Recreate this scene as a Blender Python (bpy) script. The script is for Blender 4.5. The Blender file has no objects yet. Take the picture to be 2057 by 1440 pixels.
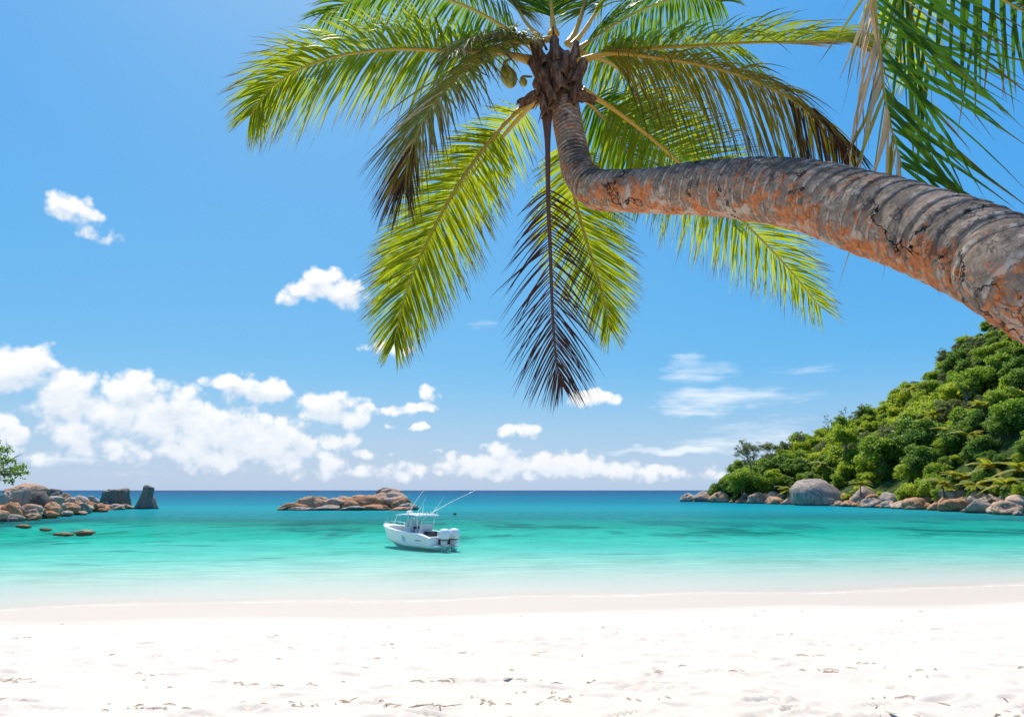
import bpy, bmesh, math, random
import numpy as np
from mathutils import Vector, Matrix, noise as mnoise

# ------------------------------------------------------------------ camera
SC = bpy.context.scene
COL = SC.collection
F_PX, CX, CY = 1340.0, 1028.5, 720.0          # focal length and centre in photo pixels (2057 wide)
PITCH = math.atan(264.0 / F_PX)
CAMZ = 4.0
CP, SP = math.cos(PITCH), math.sin(PITCH)
cd = bpy.data.cameras.new('camera')
cam = bpy.data.objects.new('camera', cd); COL.objects.link(cam)
cam.location = (0, 0, CAMZ)
cam.rotation_euler = (math.pi / 2 + PITCH, 0, 0)
cd.sensor_fit = 'HORIZONTAL'; cd.sensor_width = 36.0
cd.lens = 36.0 * F_PX / 2057.0
cd.clip_start = 0.05; cd.clip_end = 30000
SC.camera = cam

# ------------------------------------------------------------------ light
SUN_EL, SUN_ROT = math.radians(60), math.radians(-18)
sun_dir = Vector((math.sin(SUN_ROT) * math.cos(SUN_EL), math.cos(SUN_ROT) * math.cos(SUN_EL), math.sin(SUN_EL)))
sl = bpy.data.lights.new('sun', 'SUN'); sl.energy = 5.0; sl.angle = math.radians(0.5); sl.color = (1.0, 0.935, 0.83)
so = bpy.data.objects.new('sun', sl); COL.objects.link(so)
so.rotation_euler = sun_dir.to_track_quat('Z', 'Y').to_euler()
so.location = (0, 0, 60)
SC.view_settings.view_transform = 'Standard'
SC.view_settings.look = 'None'
SC.view_settings.gamma = 1.0
SC.view_settings.exposure = 0.22
SC.cycles.use_denoising = True
SC.cycles.use_adaptive_sampling = True
SC.cycles.adaptive_threshold = 0.02
SC.cycles.adaptive_min_samples = 16
SC.cycles.max_bounces = 8
SC.cycles.diffuse_bounces = 4
SC.cycles.transparent_max_bounces = 16
SC.cycles.sample_clamp_indirect = 6.0
SC.cycles.caustics_reflective = False
SC.cycles.caustics_refractive = False

def pdir(px, py):
    a, b = (px - CX) / F_PX, (CY - py) / F_PX
    return Vector((a, CP - SP * b, SP + CP * b))
def at(px, py, Y):
    d = pdir(px, py); k = Y / d.y
    return Vector((d.x * k, Y, CAMZ + d.z * k))
def onz(px, py, z=0.0):
    d = pdir(px, py); k = (z - CAMZ) / d.z
    return Vector((d.x * k, d.y * k, z))
def wdepth(Y, z):
    return Y * CP + (z - CAMZ) * SP
def xat(px, Y, z=0.0):
    return (px - CX) / F_PX * wdepth(Y, z)
def proj(p):
    w = p[1] * CP + (p[2] - CAMZ) * SP
    v = -p[1] * SP + (p[2] - CAMZ) * CP
    return CX + F_PX * p[0] / w, CY - F_PX * v / w

# ------------------------------------------------------------------ node helpers
class NT:
    def __init__(s, tree): s.t = tree; s.n = tree.nodes; s.l = tree.links
    def new(s, typ, **kw):
        n = s.n.new(typ)
        for k, v in kw.items(): setattr(n, k, v)
        return n
    def put(s, sock, v):
        if v is None: return
        if isinstance(v, bpy.types.NodeSocket): s.l.new(v, sock)
        else:
            try: sock.default_value = v
            except Exception:
                sock.default_value = (v, v, v)
    def m(s, op, a, b=None, c=None, clamp=False):
        n = s.new('ShaderNodeMath', operation=op, use_clamp=clamp)
        s.put(n.inputs[0], a); s.put(n.inputs[1], b); s.put(n.inputs[2], c)
        return n.outputs[0]
    def v(s, op, a, b=None, out=0):
        n = s.new('ShaderNodeVectorMath', operation=op)
        s.put(n.inputs[0], a); s.put(n.inputs[1], b)
        return n.outputs['Value'] if op in ('LENGTH', 'DOT_PRODUCT', 'DISTANCE') else n.outputs[0]
    def mix(s, f, a, b, mode='MIX'):
        n = s.new('ShaderNodeMix', data_type='RGBA', blend_type=mode)
        s.put(n.inputs[0], f); s.put(n.inputs[6], rgba(a)); s.put(n.inputs[7], rgba(b))
        return n.outputs[2]
    def ss(s, x, lo, hi, a=0.0, b=1.0):
        n = s.new('ShaderNodeMapRange', interpolation_type='SMOOTHSTEP')
        s.put(n.inputs[0], x); s.put(n.inputs[1], lo); s.put(n.inputs[2], hi); s.put(n.inputs[3], a); s.put(n.inputs[4], b)
        return n.outputs[0]
    def noise(s, vec, scale, detail=4, rough=0.55, dist=0.0, lac=2.0):
        n = s.new('ShaderNodeTexNoise')
        s.put(n.inputs['Vector'], vec); n.inputs['Scale'].default_value = scale
        n.inputs['Detail'].default_value = detail; n.inputs['Roughness'].default_value = rough
        n.inputs['Distortion'].default_value = dist; n.inputs['Lacunarity'].default_value = lac
        return n.outputs['Fac']
    def ramp(s, f, stops):
        n = s.new('ShaderNodeValToRGB'); e = n.color_ramp.elements
        while len(e) > 1: e.remove(e[-1])
        e[0].position = stops[0][0]; e[0].color = rgba(stops[0][1])
        for p, c in stops[1:]:
            x = e.new(p); x.color = rgba(c)
        s.put(n.inputs[0], f); return n.outputs[0]
    def comb(s, x, y, z):
        n = s.new('ShaderNodeCombineXYZ'); s.put(n.inputs[0], x); s.put(n.inputs[1], y); s.put(n.inputs[2], z); return n.outputs[0]
    def sep(s, v):
        n = s.new('ShaderNodeSeparateXYZ'); s.put(n.inputs[0], v); return n.outputs
def rgba(c):
    if isinstance(c, (tuple, list)) and len(c) == 3: return (c[0], c[1], c[2], 1.0)
    return c

# ------------------------------------------------------------------ world: sky with clouds
world = bpy.data.worlds.new('World'); world.use_nodes = True
W = NT(world.node_tree); W.n.clear()
sky = W.new('ShaderNodeTexSky', sky_type='NISHITA')
sky.sun_disc = False; sky.sun_elevation = SUN_EL; sky.sun_rotation = SUN_ROT
sky.altitude = 3000; sky.air_density = 1.0; sky.dust_density = 10.0; sky.ozone_density = 8.0
DEG = 180 / math.pi
def azel(px, py):
    d = pdir(px, py).normalized()
    return math.atan2(d.x, d.y) * DEG, math.asin(d.z) * DEG

# cumulus: (centre px, centre py, half width px, half height px, strength)
CUM = [(20, 735, 60, 42, 1.15), (75, 730, 50, 34, 1.1), (130, 790, 70, 48, 1.1), (60, 770, 70, 34, .75), (225, 830, 80, 42, .95),
       (260, 785, 62, 38, 1.1), (330, 830, 110, 55, 1.1), (430, 860, 115, 52, 1.1), (380, 895, 90, 40, .75), (520, 885, 90, 48, 1.0), (590, 890, 60, 32, .9),
       (430, 920, 100, 28, .8), (150, 870, 62, 38, .85), (175, 900, 60, 24, .65), (265, 900, 50, 36, .62), (290, 915, 34, 20, .5),
       (15, 865, 40, 36, 1.0), (90, 915, 80, 18, .45), (560, 930, 60, 20, .55),
       (460, 768, 44, 16, .8), (530, 785, 70, 28, 1.05), (505, 750, 34, 12, .45), (580, 790, 28, 22, .7),
       (660, 815, 58, 32, 1.1), (710, 835, 44, 28, .8), (650, 800, 24, 18, .9), (620, 855, 60, 9, .4),
       (680, 885, 44, 22, .8), (740, 912, 34, 10, .5), (660, 930, 42, 20, .7),
       (640, 575, 56, 34, 1.1), (690, 590, 44, 30, 1.0), (580, 598, 26, 16, .6),
       (140, 415, 52, 26, .75), (190, 430, 34, 16, .55), (190, 468, 42, 20, .62), (108, 402, 26, 12, .5),
       (785, 703, 52, 13, .62), (860, 792, 24, 16, .62), (845, 820, 44, 11, .68), (785, 828, 36, 12, .5), (845, 857, 20, 9, .72), (785, 858, 14, 6, .4),
       (1040, 864, 46, 13, .85), (1195, 800, 48, 18, 1.0), (1230, 792, 20, 8, .5), (870, 908, 16, 6, .5), (910, 915, 18, 12, .5),
       (995, 908, 26, 20, 1.1), (1000, 935, 110, 26, .9), (1110, 930, 100, 24, .95), (1090, 920, 40, 16, .9), (1180, 942, 120, 18, .8), (1300, 945, 70, 12, .75), (900, 940, 90, 16, .65),
       (800, 945, 60, 18, .6), (740, 945, 60, 14, .5), (1330, 950, 110, 14, .5), (1420, 955, 60, 12, .45), (640, 950, 90, 14, .45)]
WIS = [(1400, 745, 70, 26, .5), (1420, 800, 110, 26, .8), (1480, 790, 90, 14, .5), (1390, 830, 70, 10, .7), (1520, 860, 120, 16, .35),
       (1350, 905, 140, 9, .9), (1480, 892, 120, 18, .5), (1600, 745, 50, 8, .25), (1570, 800, 80, 12, .3), (970, 650, 26, 8, .2), (1560, 880, 60, 40, .25),
       (290, 945, 90, 8, .3), (120, 925, 90, 8, .3)]
def ellipses(L, grow):
    out = []
    for px, py, hw, hh, st in L:
        a, e = azel(px, py); a1, _ = azel(px + hw, py); _, e1 = azel(px, py - hh)
        out.append((a, e, abs(a1 - a) * grow, abs(e1 - e) * grow, st))
    return out
CUM_E = [(a, e, ra, re, st * 1.0 + .12) for a, e, ra, re, st in ellipses(CUM, 1.30)]; WIS_E = ellipses(WIS, 1.15)
DEG = 180 / math.pi
tc = W.new('ShaderNodeTexCoord'); D3 = W.v('NORMALIZE', tc.outputs['Generated'])
dx, dy, dz = W.sep(D3)
AZ = W.m('MULTIPLY', W.m('ARCTAN2', dx, dy), DEG); EL = W.m('MULTIPLY', W.m('ARCSINE', dz), DEG)
P0 = P00 = W.comb(AZ, EL, 0)
SKYK = 0.115
# tone of the clear air: one curve for the whole sky
sr = W.new('ShaderNodeSeparateColor'); W.put(sr.inputs[0], sky.outputs[0])
def curve(c, a, g): return W.m('MULTIPLY', W.m('POWER', W.m('MULTIPLY', c, SKYK), g), a / SKYK)
cr = W.new('ShaderNodeCombineColor')
W.put(cr.inputs[0], curve(sr.outputs[0], .94, 1.22)); W.put(cr.inputs[1], curve(sr.outputs[1], .71, .50)); W.put(cr.inputs[2], curve(sr.outputs[2], .79, .10))
skyc = W.mix(W.m('MULTIPLY', W.ss(EL, 0, 11, 1, 0), .62), cr.outputs[0], (.46 / SKYK, .545 / SKYK, .655 / SKYK))
def warp(W, P):
    wn = W.new('ShaderNodeTexNoise', noise_dimensions='2D'); W.put(wn.inputs['Vector'], P); wn.inputs['Scale'].default_value = .45; wn.inputs['Detail'].default_value = 2
    return W.v('ADD', P, W.v('MULTIPLY', W.v('SUBTRACT', wn.outputs['Color'], (.5, .5, .5)), (2.4, 1.0, 0)))
def blobs(W, Q, L):
    acc = None
    for a, e, ra, re, st in L:
        q = W.v('MULTIPLY', W.v('SUBTRACT', Q, (a, e, 0)), (1 / ra, 1 / re, 0))
        d = W.m('MULTIPLY_ADD', W.v('DOT_PRODUCT', q, q), -st, st)
        acc = d if acc is None else W.m('SMOOTH_MAX', acc, d, .3)
    return W.m('MAXIMUM', acc, -1.0)
def puffs(W, P):
    vo = W.new('ShaderNodeTexVoronoi', feature='SMOOTH_F1', voronoi_dimensions='2D'); W.put(vo.inputs['Vector'], P)
    vo.inputs['Scale'].default_value = .62; vo.inputs['Detail'].default_value = 2; vo.inputs['Roughness'].default_value = .55; vo.inputs['Smoothness'].default_value = .5
    return W.m('MULTIPLY', W.m('SUBTRACT', .42, vo.outputs['Distance']), .75)
def billow(W, P):
    n1 = W.noise(W.v('MULTIPLY', P, (1, 1.3, 1)), .62, 5, .52, 0); n1.node.noise_dimensions = '2D'
    return W.m('MULTIPLY', W.m('SUBTRACT', n1, .5), 1.15)
def cell(cl, wl):
    """background of one patch of sky with the clouds that reach into it"""
    g = bpy.data.node_groups.new('sky_patch', 'ShaderNodeTree')       # built apart from the world so that it stays quick to set up
    g.interface.new_socket('P', in_out='INPUT', socket_type='NodeSocketVector')
    g.interface.new_socket('Clear', in_out='INPUT', socket_type='NodeSocketColor')
    g.interface.new_socket('Color', in_out='OUTPUT', socket_type='NodeSocketColor')
    G = NT(g); gi = G.new('NodeGroupInput'); go = G.new('NodeGroupOutput')
    P0 = gi.outputs[0]; col = gi.outputs[1]; EL = G.sep(P0)[1]
    if wl:
        n1 = G.noise(G.v('MULTIPLY', P0, (.2, 1.4, 1)), .8, 6, .62, 0); n1.node.noise_dimensions = '2D'
        dw = G.m('ADD', blobs(G, warp(G, P0), wl), G.m('MULTIPLY', G.m('SUBTRACT', n1, .5), 1.9))
        col = G.mix(G.m('MULTIPLY', G.ss(dw, -.1, 1.2), .64), col, (.93 / SKYK, .95 / SKYK, .97 / SKYK))
    if cl:
        P1 = G.v('ADD', P0, (-.3, .8, 0))
        b0 = G.m('ADD', blobs(G, warp(G, P0), cl), billow(G, P0)); d1 = G.m('ADD', blobs(G, warp(G, P1), cl), billow(G, P1)); d0 = G.m('ADD', b0, puffs(G, P0))
        alpha = G.ss(d0, -.12, .60)
        lit = G.ss(G.m('SUBTRACT', d1, G.m('MULTIPLY_ADD', d0, .5, G.m('MULTIPLY', b0, .5))), -.6, .55, 1.0, .0)
        sh = G.mix(lit, (.68, .775, .89), (1.0, 1.0, 1.0))
        sh = G.mix(G.m('MULTIPLY', G.ss(d0, .3, 1.4), .40), sh, (1.0, 1.0, 1.0))
        sh = G.mix(G.m('MULTIPLY', G.ss(EL, 0, 10, 1, 0), .6), sh, (.82, .87, .94))
        cv = G.v('SCALE', sh); cv.node.inputs['Scale'].default_value = 0.90 / SKYK
        col = G.mix(G.m('MULTIPLY', alpha, .97), col, cv)
    G.put(go.inputs[0], col)
    n = W.new('ShaderNodeGroup'); n.node_tree = g; W.put(n.inputs[0], P00); W.put(n.inputs[1], skyc)
    bg = W.new('ShaderNodeBackground'); W.put(bg.inputs[0], n.outputs[0]); bg.inputs[1].default_value = SKYK
    return bg.outputs[0]
# the rest of the sky carries the same kind of scattered cloud, drawn more simply
gn = W.noise(W.v('MULTIPLY', P0, (.6, 1, 1)), .16, 5, .6); gn.node.noise_dimensions = '2D'
ga = W.m('MULTIPLY', W.ss(gn, .54, .68), W.m('MULTIPLY', W.m('MULTIPLY', W.ss(EL, 0, 4), W.ss(EL, 34, 16)), W.ss(W.m('ABSOLUTE', AZ), 42, 52)))
bg2 = W.new('ShaderNodeBackground'); W.put(bg2.inputs[0], W.mix(ga, skyc, (.90 / SKYK, .93 / SKYK, .96 / SKYK))); bg2.inputs[1].default_value = SKYK
def touches(b, box, k, pad):
    a, e, ra, re, st = b
    return a + ra * k + pad[0] > box[0] and a - ra * k - pad[0] < box[1] and e + re * k + pad[1] > box[2] and e - re * k - pad[1] < box[3]
def tree(box, depth):
    cl = [b for b in CUM_E if touches(b, box, 1.45, (1.3, 1.0))]; wl = [b for b in WIS_E if touches(b, box, 1.5, (1.3, .6))]
    if not cl and not wl: return bg2.outputs[0]
    if depth == 0 or len(cl) + len(wl) <= 6: return cell(cl, wl)
    wa, we = box[1] - box[0], (box[3] - box[2]) * 1.6
    if wa > we: c = (box[0] + box[1]) / 2; A, B = (box[0], c, box[2], box[3]), (c, box[1], box[2], box[3]); f = W.m('GREATER_THAN', AZ, c)
    else: c = (box[2] + box[3]) / 2; A, B = (box[0], box[1], box[2], c), (box[0], box[1], c, box[3]); f = W.m('GREATER_THAN', EL, c)
    n = W.new('ShaderNodeMixShader'); W.put(n.inputs[0], f); W.l.new(tree(A, depth - 1), n.inputs[1]); W.l.new(tree(B, depth - 1), n.inputs[2])
    return n.outputs[0]
BOX = (-46, 30, -.2, 25)
inb = W.m('MULTIPLY', W.m('MULTIPLY', W.m('GREATER_THAN', AZ, BOX[0]), W.m('LESS_THAN', AZ, BOX[1])), W.m('MULTIPLY', W.m('LESS_THAN', EL, BOX[3]), W.m('GREATER_THAN', EL, BOX[2])))
wm = W.new('ShaderNodeMixShader'); W.put(wm.inputs[0], inb); W.l.new(bg2.outputs[0], wm.inputs[1]); W.l.new(tree(BOX, 6), wm.inputs[2])
wo = W.new('ShaderNodeOutputWorld'); W.l.new(wm.outputs[0], wo.inputs[0])
SC.world = world
world.cycles.sampling_method = 'MANUAL'; world.cycles.sample_map_resolution = 512

# ------------------------------------------------------------------ materials
def mat(name):
    m = bpy.data.materials.new(name); m.use_nodes = True
    t = NT(m.node_tree); t.n.clear()
    t.out = t.new('ShaderNodeOutputMaterial')
    return m, t
def principled(t, col, rough=.6, bump=None, bstr=.3, bdist=.02, spec=.5, metal=0):
    p = t.new('ShaderNodeBsdfPrincipled')
    t.put(p.inputs['Base Color'], rgba(col)); t.put(p.inputs['Roughness'], rough)
    p.inputs['Specular IOR Level'].default_value = spec; p.inputs['Metallic'].default_value = metal
    if bump is not None:
        b = t.new('ShaderNodeBump'); b.inputs['Strength'].default_value = bstr; b.inputs['Distance'].default_value = bdist
        t.put(b.inputs['Height'], bump); t.l.new(b.outputs[0], p.inputs['Normal'])
    t.l.new(p.outputs[0], t.out.inputs[0]); return p
def simple(name, col, rough=.5, spec=.5, metal=0, var=.08):
    m, t = mat(name); tc = t.new('ShaderNodeTexCoord')
    n = t.noise(tc.outputs['Object'], 3.0, 5)
    c = t.mix(n, tuple(max(0, x * (1 - var)) for x in col), tuple(min(1, x * (1 + var)) for x in col))
    principled(t, c, rough, spec=spec, metal=metal); return m

def leaf_mat(name, base, tip, trans, tipstart=.72, tmix=.45, rough=.42, stripe=True):
    """palm leaflet: uv.x runs along the leaflet, uv.y is random per leaflet"""
    m, t = mat(name)
    uv = t.new('ShaderNodeUVMap'); uv.uv_map = 'leaf'
    u, r, _ = t.sep(uv.outputs[0])
    geo = t.new('ShaderNodeTexCoord')
    n = t.noise(geo.outputs['Object'], 9.0, 4)
    yel = tuple(min(1, c) for c in (base[0] * 1.6, base[1] * 1.2, base[2] * .8))
    c = t.mix(t.ss(t.m('ADD', t.m('MULTIPLY', r, .7), t.m('MULTIPLY', n, .5)), .45, .95), base, yel)
    tt = t.ss(t.m('ADD', u, t.m('MULTIPLY', t.m('SUBTRACT', r, .5), .35)), tipstart, min(1.05, tipstart + .25))
    c = t.mix(tt, c, tip)
    ct = t.mix(tt, t.mix(t.m('MULTIPLY', r, .6), trans, (trans[0] * 1.5, trans[1] * 1.08, trans[2])), tuple(x * .8 for x in tip))
    d = t.new('ShaderNodeBsdfPrincipled'); t.put(d.inputs['Base Color'], c); d.inputs['Roughness'].default_value = rough
    d.inputs['Specular IOR Level'].default_value = .13
    tr = t.new('ShaderNodeBsdfTranslucent'); t.put(tr.inputs[0], ct)
    mx = t.new('ShaderNodeMixShader'); mx.inputs[0].default_value = tmix
    t.l.new(d.outputs[0], mx.inputs[1]); t.l.new(tr.outputs[0], mx.inputs[2]); t.l.new(mx.outputs[0], t.out.inputs[0])
    return m
M = {}
M['leaf'] = leaf_mat('palm_leaf_green', (.095, .15, .014), (.16, .095, .03), (.46, .60, .02), .74, .48)
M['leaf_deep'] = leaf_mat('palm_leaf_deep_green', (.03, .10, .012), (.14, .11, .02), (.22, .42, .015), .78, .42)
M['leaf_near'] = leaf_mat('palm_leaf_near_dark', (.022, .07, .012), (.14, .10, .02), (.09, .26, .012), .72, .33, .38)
M['leaf_grey'] = leaf_mat('palm_leaf_silvery', (.13, .16, .055), (.13, .075, .035), (.42, .46, .04), .6, .36, .55)
M['leaf_olive'] = leaf_mat('palm_leaf_olive', (.14, .12, .02), (.10, .055, .03), (.52, .46, .035), .55, .45)
M['leaf_dead'] = leaf_mat('palm_leaf_dead', (.055, .028, .022), (.04, .022, .018), (.07, .03, .02), .5, .2, .6)
M['leaf_dry'] = leaf_mat('palm_leaf_dried_pale', (.42, .36, .24), (.28, .18, .10), (.45, .36, .2), .7, .3, .5)
def rachis_mat(name, a, b):
    m, t = mat(name); tc = t.new('ShaderNodeTexCoord'); uv = t.new('ShaderNodeUVMap'); uv.uv_map = 'leaf'
    u, r, _ = t.sep(uv.outputs[0])
    n = t.noise(tc.outputs['Object'], 14, 5)
    c = t.mix(t.ss(t.m('ADD', u, t.m('MULTIPLY', t.m('SUBTRACT', n, .5), .5)), .05, .9), a, b)
    c = t.mix(t.ss(n, .62, .75), c, tuple(x * .45 for x in a))
    principled(t, c, .4, n, .2, .01); return m
M['rachis'] = rachis_mat('palm_rachis_yellow', (.50, .30, .035), (.30, .28, .03))
M['rachis_dead'] = rachis_mat('palm_rachis_dead', (.13, .055, .035), (.05, .025, .02))

# trunk bark
m, t = mat('palm_bark'); M['bark'] = m
uv = t.new('ShaderNodeUVMap'); uv.uv_map = 'ring'
ph, an, _ = t.sep(uv.outputs[0])
tc = t.new('ShaderNodeTexCoord'); ob = tc.outputs['Object']
fr = t.m('FRACT', ph)
n1 = t.noise(ob, 5.0, 7, .62); n2 = t.noise(ob, 26, 6, .65); n3 = t.noise(t.v('MULTIPLY', ob, (1, 1, 1)), 2.2, 4)
grey = t.ramp(t.m('ADD', t.m('MULTIPLY', n1, .6), t.m('MULTIPLY', n2, .4)), [(.28, (.07, .048, .035)), (.46, (.21, .155, .112)), (.58, (.34, .26, .195)), (.75, (.54, .43, .335))])
edge = t.m('MULTIPLY', t.ss(fr, .80, .93), t.ss(fr, 1.0, .95))
grey = t.mix(t.m('MULTIPLY', edge, t.ss(n2, .38, .6)), grey, (.46, .41, .35))
grey = t.mix(t.m('MULTIPLY', t.ss(fr, .0, .06, 1, 0), .8), grey, (.05, .04, .035))
geo = t.new('ShaderNodeNewGeometry'); nx, ny, nz = t.sep(geo.outputs['Normal'])
# orange lichen grows on the seaward underside in ring-bound patches
cellv = t.comb(t.m('FLOOR', ph), t.m('MULTIPLY', an, 9), 0)
ln = t.noise(cellv, .9, 2); l2 = t.noise(ob, 15, 8, .74, .8)
ln2 = t.noise(t.v('ADD', ob, (7.3, 2.1, 4.4)), 3.2, 3)
lm = t.ss(t.m('ADD', t.m('ADD', t.m('MULTIPLY', l2, 1.15), t.m('MULTIPLY', ln, .62)), t.m('ADD', t.m('MULTIPLY', ln2, .45), t.m('MULTIPLY', t.m('SUBTRACT', 0, nz), .13))), 1.15, 1.21)
ysep = t.sep(ob)
lich = t.ramp(n2, [(.3, (.34, .09, .03)), (.5, (.55, .17, .05)), (.7, (.62, .30, .13))])
lm = t.m('MULTIPLY', lm, t.ss(ysep[1], 5.75, 4.9))
col = t.mix(t.m('MULTIPLY', lm, .92), grey, lich)
# pale crust lichen and black mould blotches; facing bias paints bounce below, shade on top
l3 = t.noise(t.v('ADD', ob, (3.1, 9.2, 1.4)), 7, 7, .7, .5)
col = t.mix(t.m('MULTIPLY', t.ss(t.m('SUBTRACT', l3, t.m('MULTIPLY', nz, .09)), .56, .65), .75), col, (.54, .45, .365))
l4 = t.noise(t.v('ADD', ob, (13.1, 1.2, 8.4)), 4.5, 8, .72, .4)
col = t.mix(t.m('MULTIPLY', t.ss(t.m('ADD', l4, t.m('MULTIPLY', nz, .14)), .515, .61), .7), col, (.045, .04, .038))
# cracks
wv = t.new('ShaderNodeTexNoise'); t.put(wv.inputs['Vector'], ob); wv.inputs['Scale'].default_value = 6; wv.inputs['Detail'].default_value = 5
cn = t.noise(t.v('ADD', ob, (5.5, 1.7, 2.2)), 1.5, 7, .60)
ck = t.m('MULTIPLY', t.ss(t.m('ABSOLUTE', t.m('SUBTRACT', cn, .5)), .0025, .008, 1, 0), t.ss(n3, .44, .54))
ck = t.m('MULTIPLY', ck, t.ss(ysep[1], 4.4, 3.7))
vo2 = t.new('ShaderNodeTexVoronoi', feature='DISTANCE_TO_EDGE')
t.put(vo2.inputs['Vector'], t.v('ADD', t.v('MULTIPLY', ob, (1, 1, 1)), t.v('MULTIPLY', t.v('SUBTRACT', wv.outputs['Color'], (.5, .5, .5)), (.2, .2, .2)))); vo2.inputs['Scale'].default_value = 13
ck2 = t.m('MULTIPLY', t.ss(vo2.outputs['Distance'], .01, .05, 1, 0), t.ss(n1, .5, .6))
col = t.mix(t.m('MULTIPLY', ck2, .65), col, (.05, .035, .03))
col = t.mix(ck, col, (.012, .01, .01))
hgt = t.m('SUBTRACT', t.m('ADD', t.m('MULTIPLY', n2, .5), t.m('MULTIPLY', l2, .3)), t.m('ADD', t.m('MULTIPLY', ck, 1.4), t.m('MULTIPLY', ck2, .4)))
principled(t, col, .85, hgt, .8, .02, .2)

m, t = mat('palm_fibre'); M['fibre'] = m
tc = t.new('ShaderNodeTexCoord')
n = t.noise(t.v('MULTIPLY', tc.outputs['Object'], (1, 1, .25)), 30, 6, .7)
principled(t, t.ramp(n, [(.3, (.03, .018, .012)), (.5, (.12, .065, .04)), (.72, (.34, .22, .15))]), .8, n, .8, .01, .2)
m, t = mat('coconut_husk'); M['coco'] = m
tc = t.new('ShaderNodeTexCoord'); n = t.noise(tc.outputs['Object'], 12, 6, .7)
principled(t, t.ramp(n, [(.35, (.10, .09, .02)), (.5, (.30, .28, .04)), (.7, (.55, .36, .06))]), .45)

# tree foliage; object random shifts the hue
def foliage(name, a, b, tr, rough=.5, tm=.3):
    m, t = mat(name); oi = t.new('ShaderNodeObjectInfo'); geo = t.new('ShaderNodeNewGeometry'); tc = t.new('ShaderNodeTexCoord')
    n = t.noise(tc.outputs['Object'], .55, 3)
    isl = geo.outputs['Random Per Island']
    f = t.m('ADD', t.m('ADD', t.m('MULTIPLY', isl, .35), t.m('MULTIPLY', oi.outputs['Random'], .65)), t.m('MULTIPLY', t.m('SUBTRACT', n, .5), .7), clamp=True)
    c = t.mix(f, a, b)
    d = t.new('ShaderNodeBsdfPrincipled'); t.put(d.inputs['Base Color'], c); d.inputs['Roughness'].default_value = rough; d.inputs['Specular IOR Level'].default_value = .3
    tl = t.new('ShaderNodeBsdfTranslucent'); t.put(tl.inputs[0], t.mix(f, tr, (tr[0] * 1.5, tr[1] * 1.2, tr[2])))
    mx = t.new('ShaderNodeMixShader'); mx.inputs[0].default_value = tm
    t.l.new(d.outputs[0], mx.inputs[1]); t.l.new(tl.outputs[0], mx.inputs[2]); t.l.new(mx.outputs[0], t.out.inputs[0]); return m
M['f_bright'] = foliage('foliage_bright', (.14, .25, .02), (.34, .43, .04), (.50, .64, .04), .5, .45)
M['f_mid'] = foliage('foliage_mid', (.09, .19, .025), (.22, .32, .04), (.34, .52, .04), .5, .45)
M['f_dark'] = foliage('foliage_dark', (.05, .125, .025), (.12, .21, .035), (.19, .36, .04), .5, .42)
M['f_grey'] = foliage('foliage_grey_green', (.11, .15, .065), (.20, .24, .10), (.22, .28, .08), .5, .38)
M['f_brown'] = foliage('foliage_dry_brown', (.09, .06, .04), (.16, .11, .07), (.12, .08, .04))
M['wood'] = simple('tree_wood', (.16, .13, .11), .9, .2, var=.35)
M['wood_pale'] = simple('tree_wood_pale', (.30, .26, .22), .9, .2, var=.3)

def granite(name, a, b, top, topmix):
    m, t = mat(name); tc = t.new('ShaderNodeTexCoord'); geo = t.new('ShaderNodeNewGeometry'); oi = t.new('ShaderNodeObjectInfo')
    pos = geo.outputs['Position']; sx, sy, sz = t.sep(pos); nx, ny, nz = t.sep(geo.outputs['Normal'])
    n1 = t.noise(pos, .55, 5, .6); n2 = t.noise(pos, 3.0, 6, .65)
    st = t.noise(t.v('MULTIPLY', pos, (1.6, 1.6, .22)), 1.3, 5, .65)
    c = t.mix(t.ss(t.m('ADD', t.m('MULTIPLY', n1, .7), t.m('MULTIPLY', oi.outputs['Random'], .4)), .4, .75), a, b)
    c = t.mix(t.m('MULTIPLY', t.ss(st, .5, .68), topmix), c, top)
    c = t.mix(t.m('MULTIPLY', t.ss(n2, .3, .42, 1, 0), .6), c, (.05, .045, .04))
    c = t.mix(t.m('MULTIPLY', t.ss(n2, .6, .75), .35), c, (.55, .47, .40))
    c = t.mix(t.ss(t.m('ADD', sz, t.m('MULTIPLY', t.m('SUBTRACT', n2, .5), .5)), .15, .55, .8, 0), c, (.05, .038, .022))   # tide stain
    vo = t.new('ShaderNodeTexVoronoi', feature='DISTANCE_TO_EDGE'); t.put(vo.inputs['Vector'], t.v('ADD', pos, t.v('MULTIPLY', t.comb(n2, n1, st), (1.2, 1.2, 1.2)))); vo.inputs['Scale'].default_value = .42
    crk = t.ss(vo.outputs['Distance'], .012, .04, 1, 0)
    c = t.mix(t.m('MULTIPLY', t.m('MULTIPLY', crk, t.ss(n1, .45, .55)), .55), c, (.04, .03, .025))
    principled(t, c, .85, t.m('SUBTRACT', t.m('ADD', n2, t.m('MULTIPLY', n1, .5)), t.m('MULTIPLY', crk, .5)), .7, .3, .2); return m
M['g_orange'] = granite('granite_orange', (.44, .205, .10), (.53, .31, .18), (.27, .17, .12), .55)
M['g_pale'] = granite('granite_pale_pink', (.47, .29, .19), (.57, .41, .30), (.28, .20, .16), .55)
M['g_grey'] = granite('granite_grey', (.33, .255, .20), (.43, .35, .285), (.20, .165, .145), .75)
M['g_dark'] = granite('granite_dark', (.17, .14, .115), (.23, .19, .155), (.11, .09, .075), .7)
M['g_reef'] = granite('granite_wet_tan', (.34, .24, .11), (.42, .32, .18), (.2, .15, .08), .5)

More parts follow.
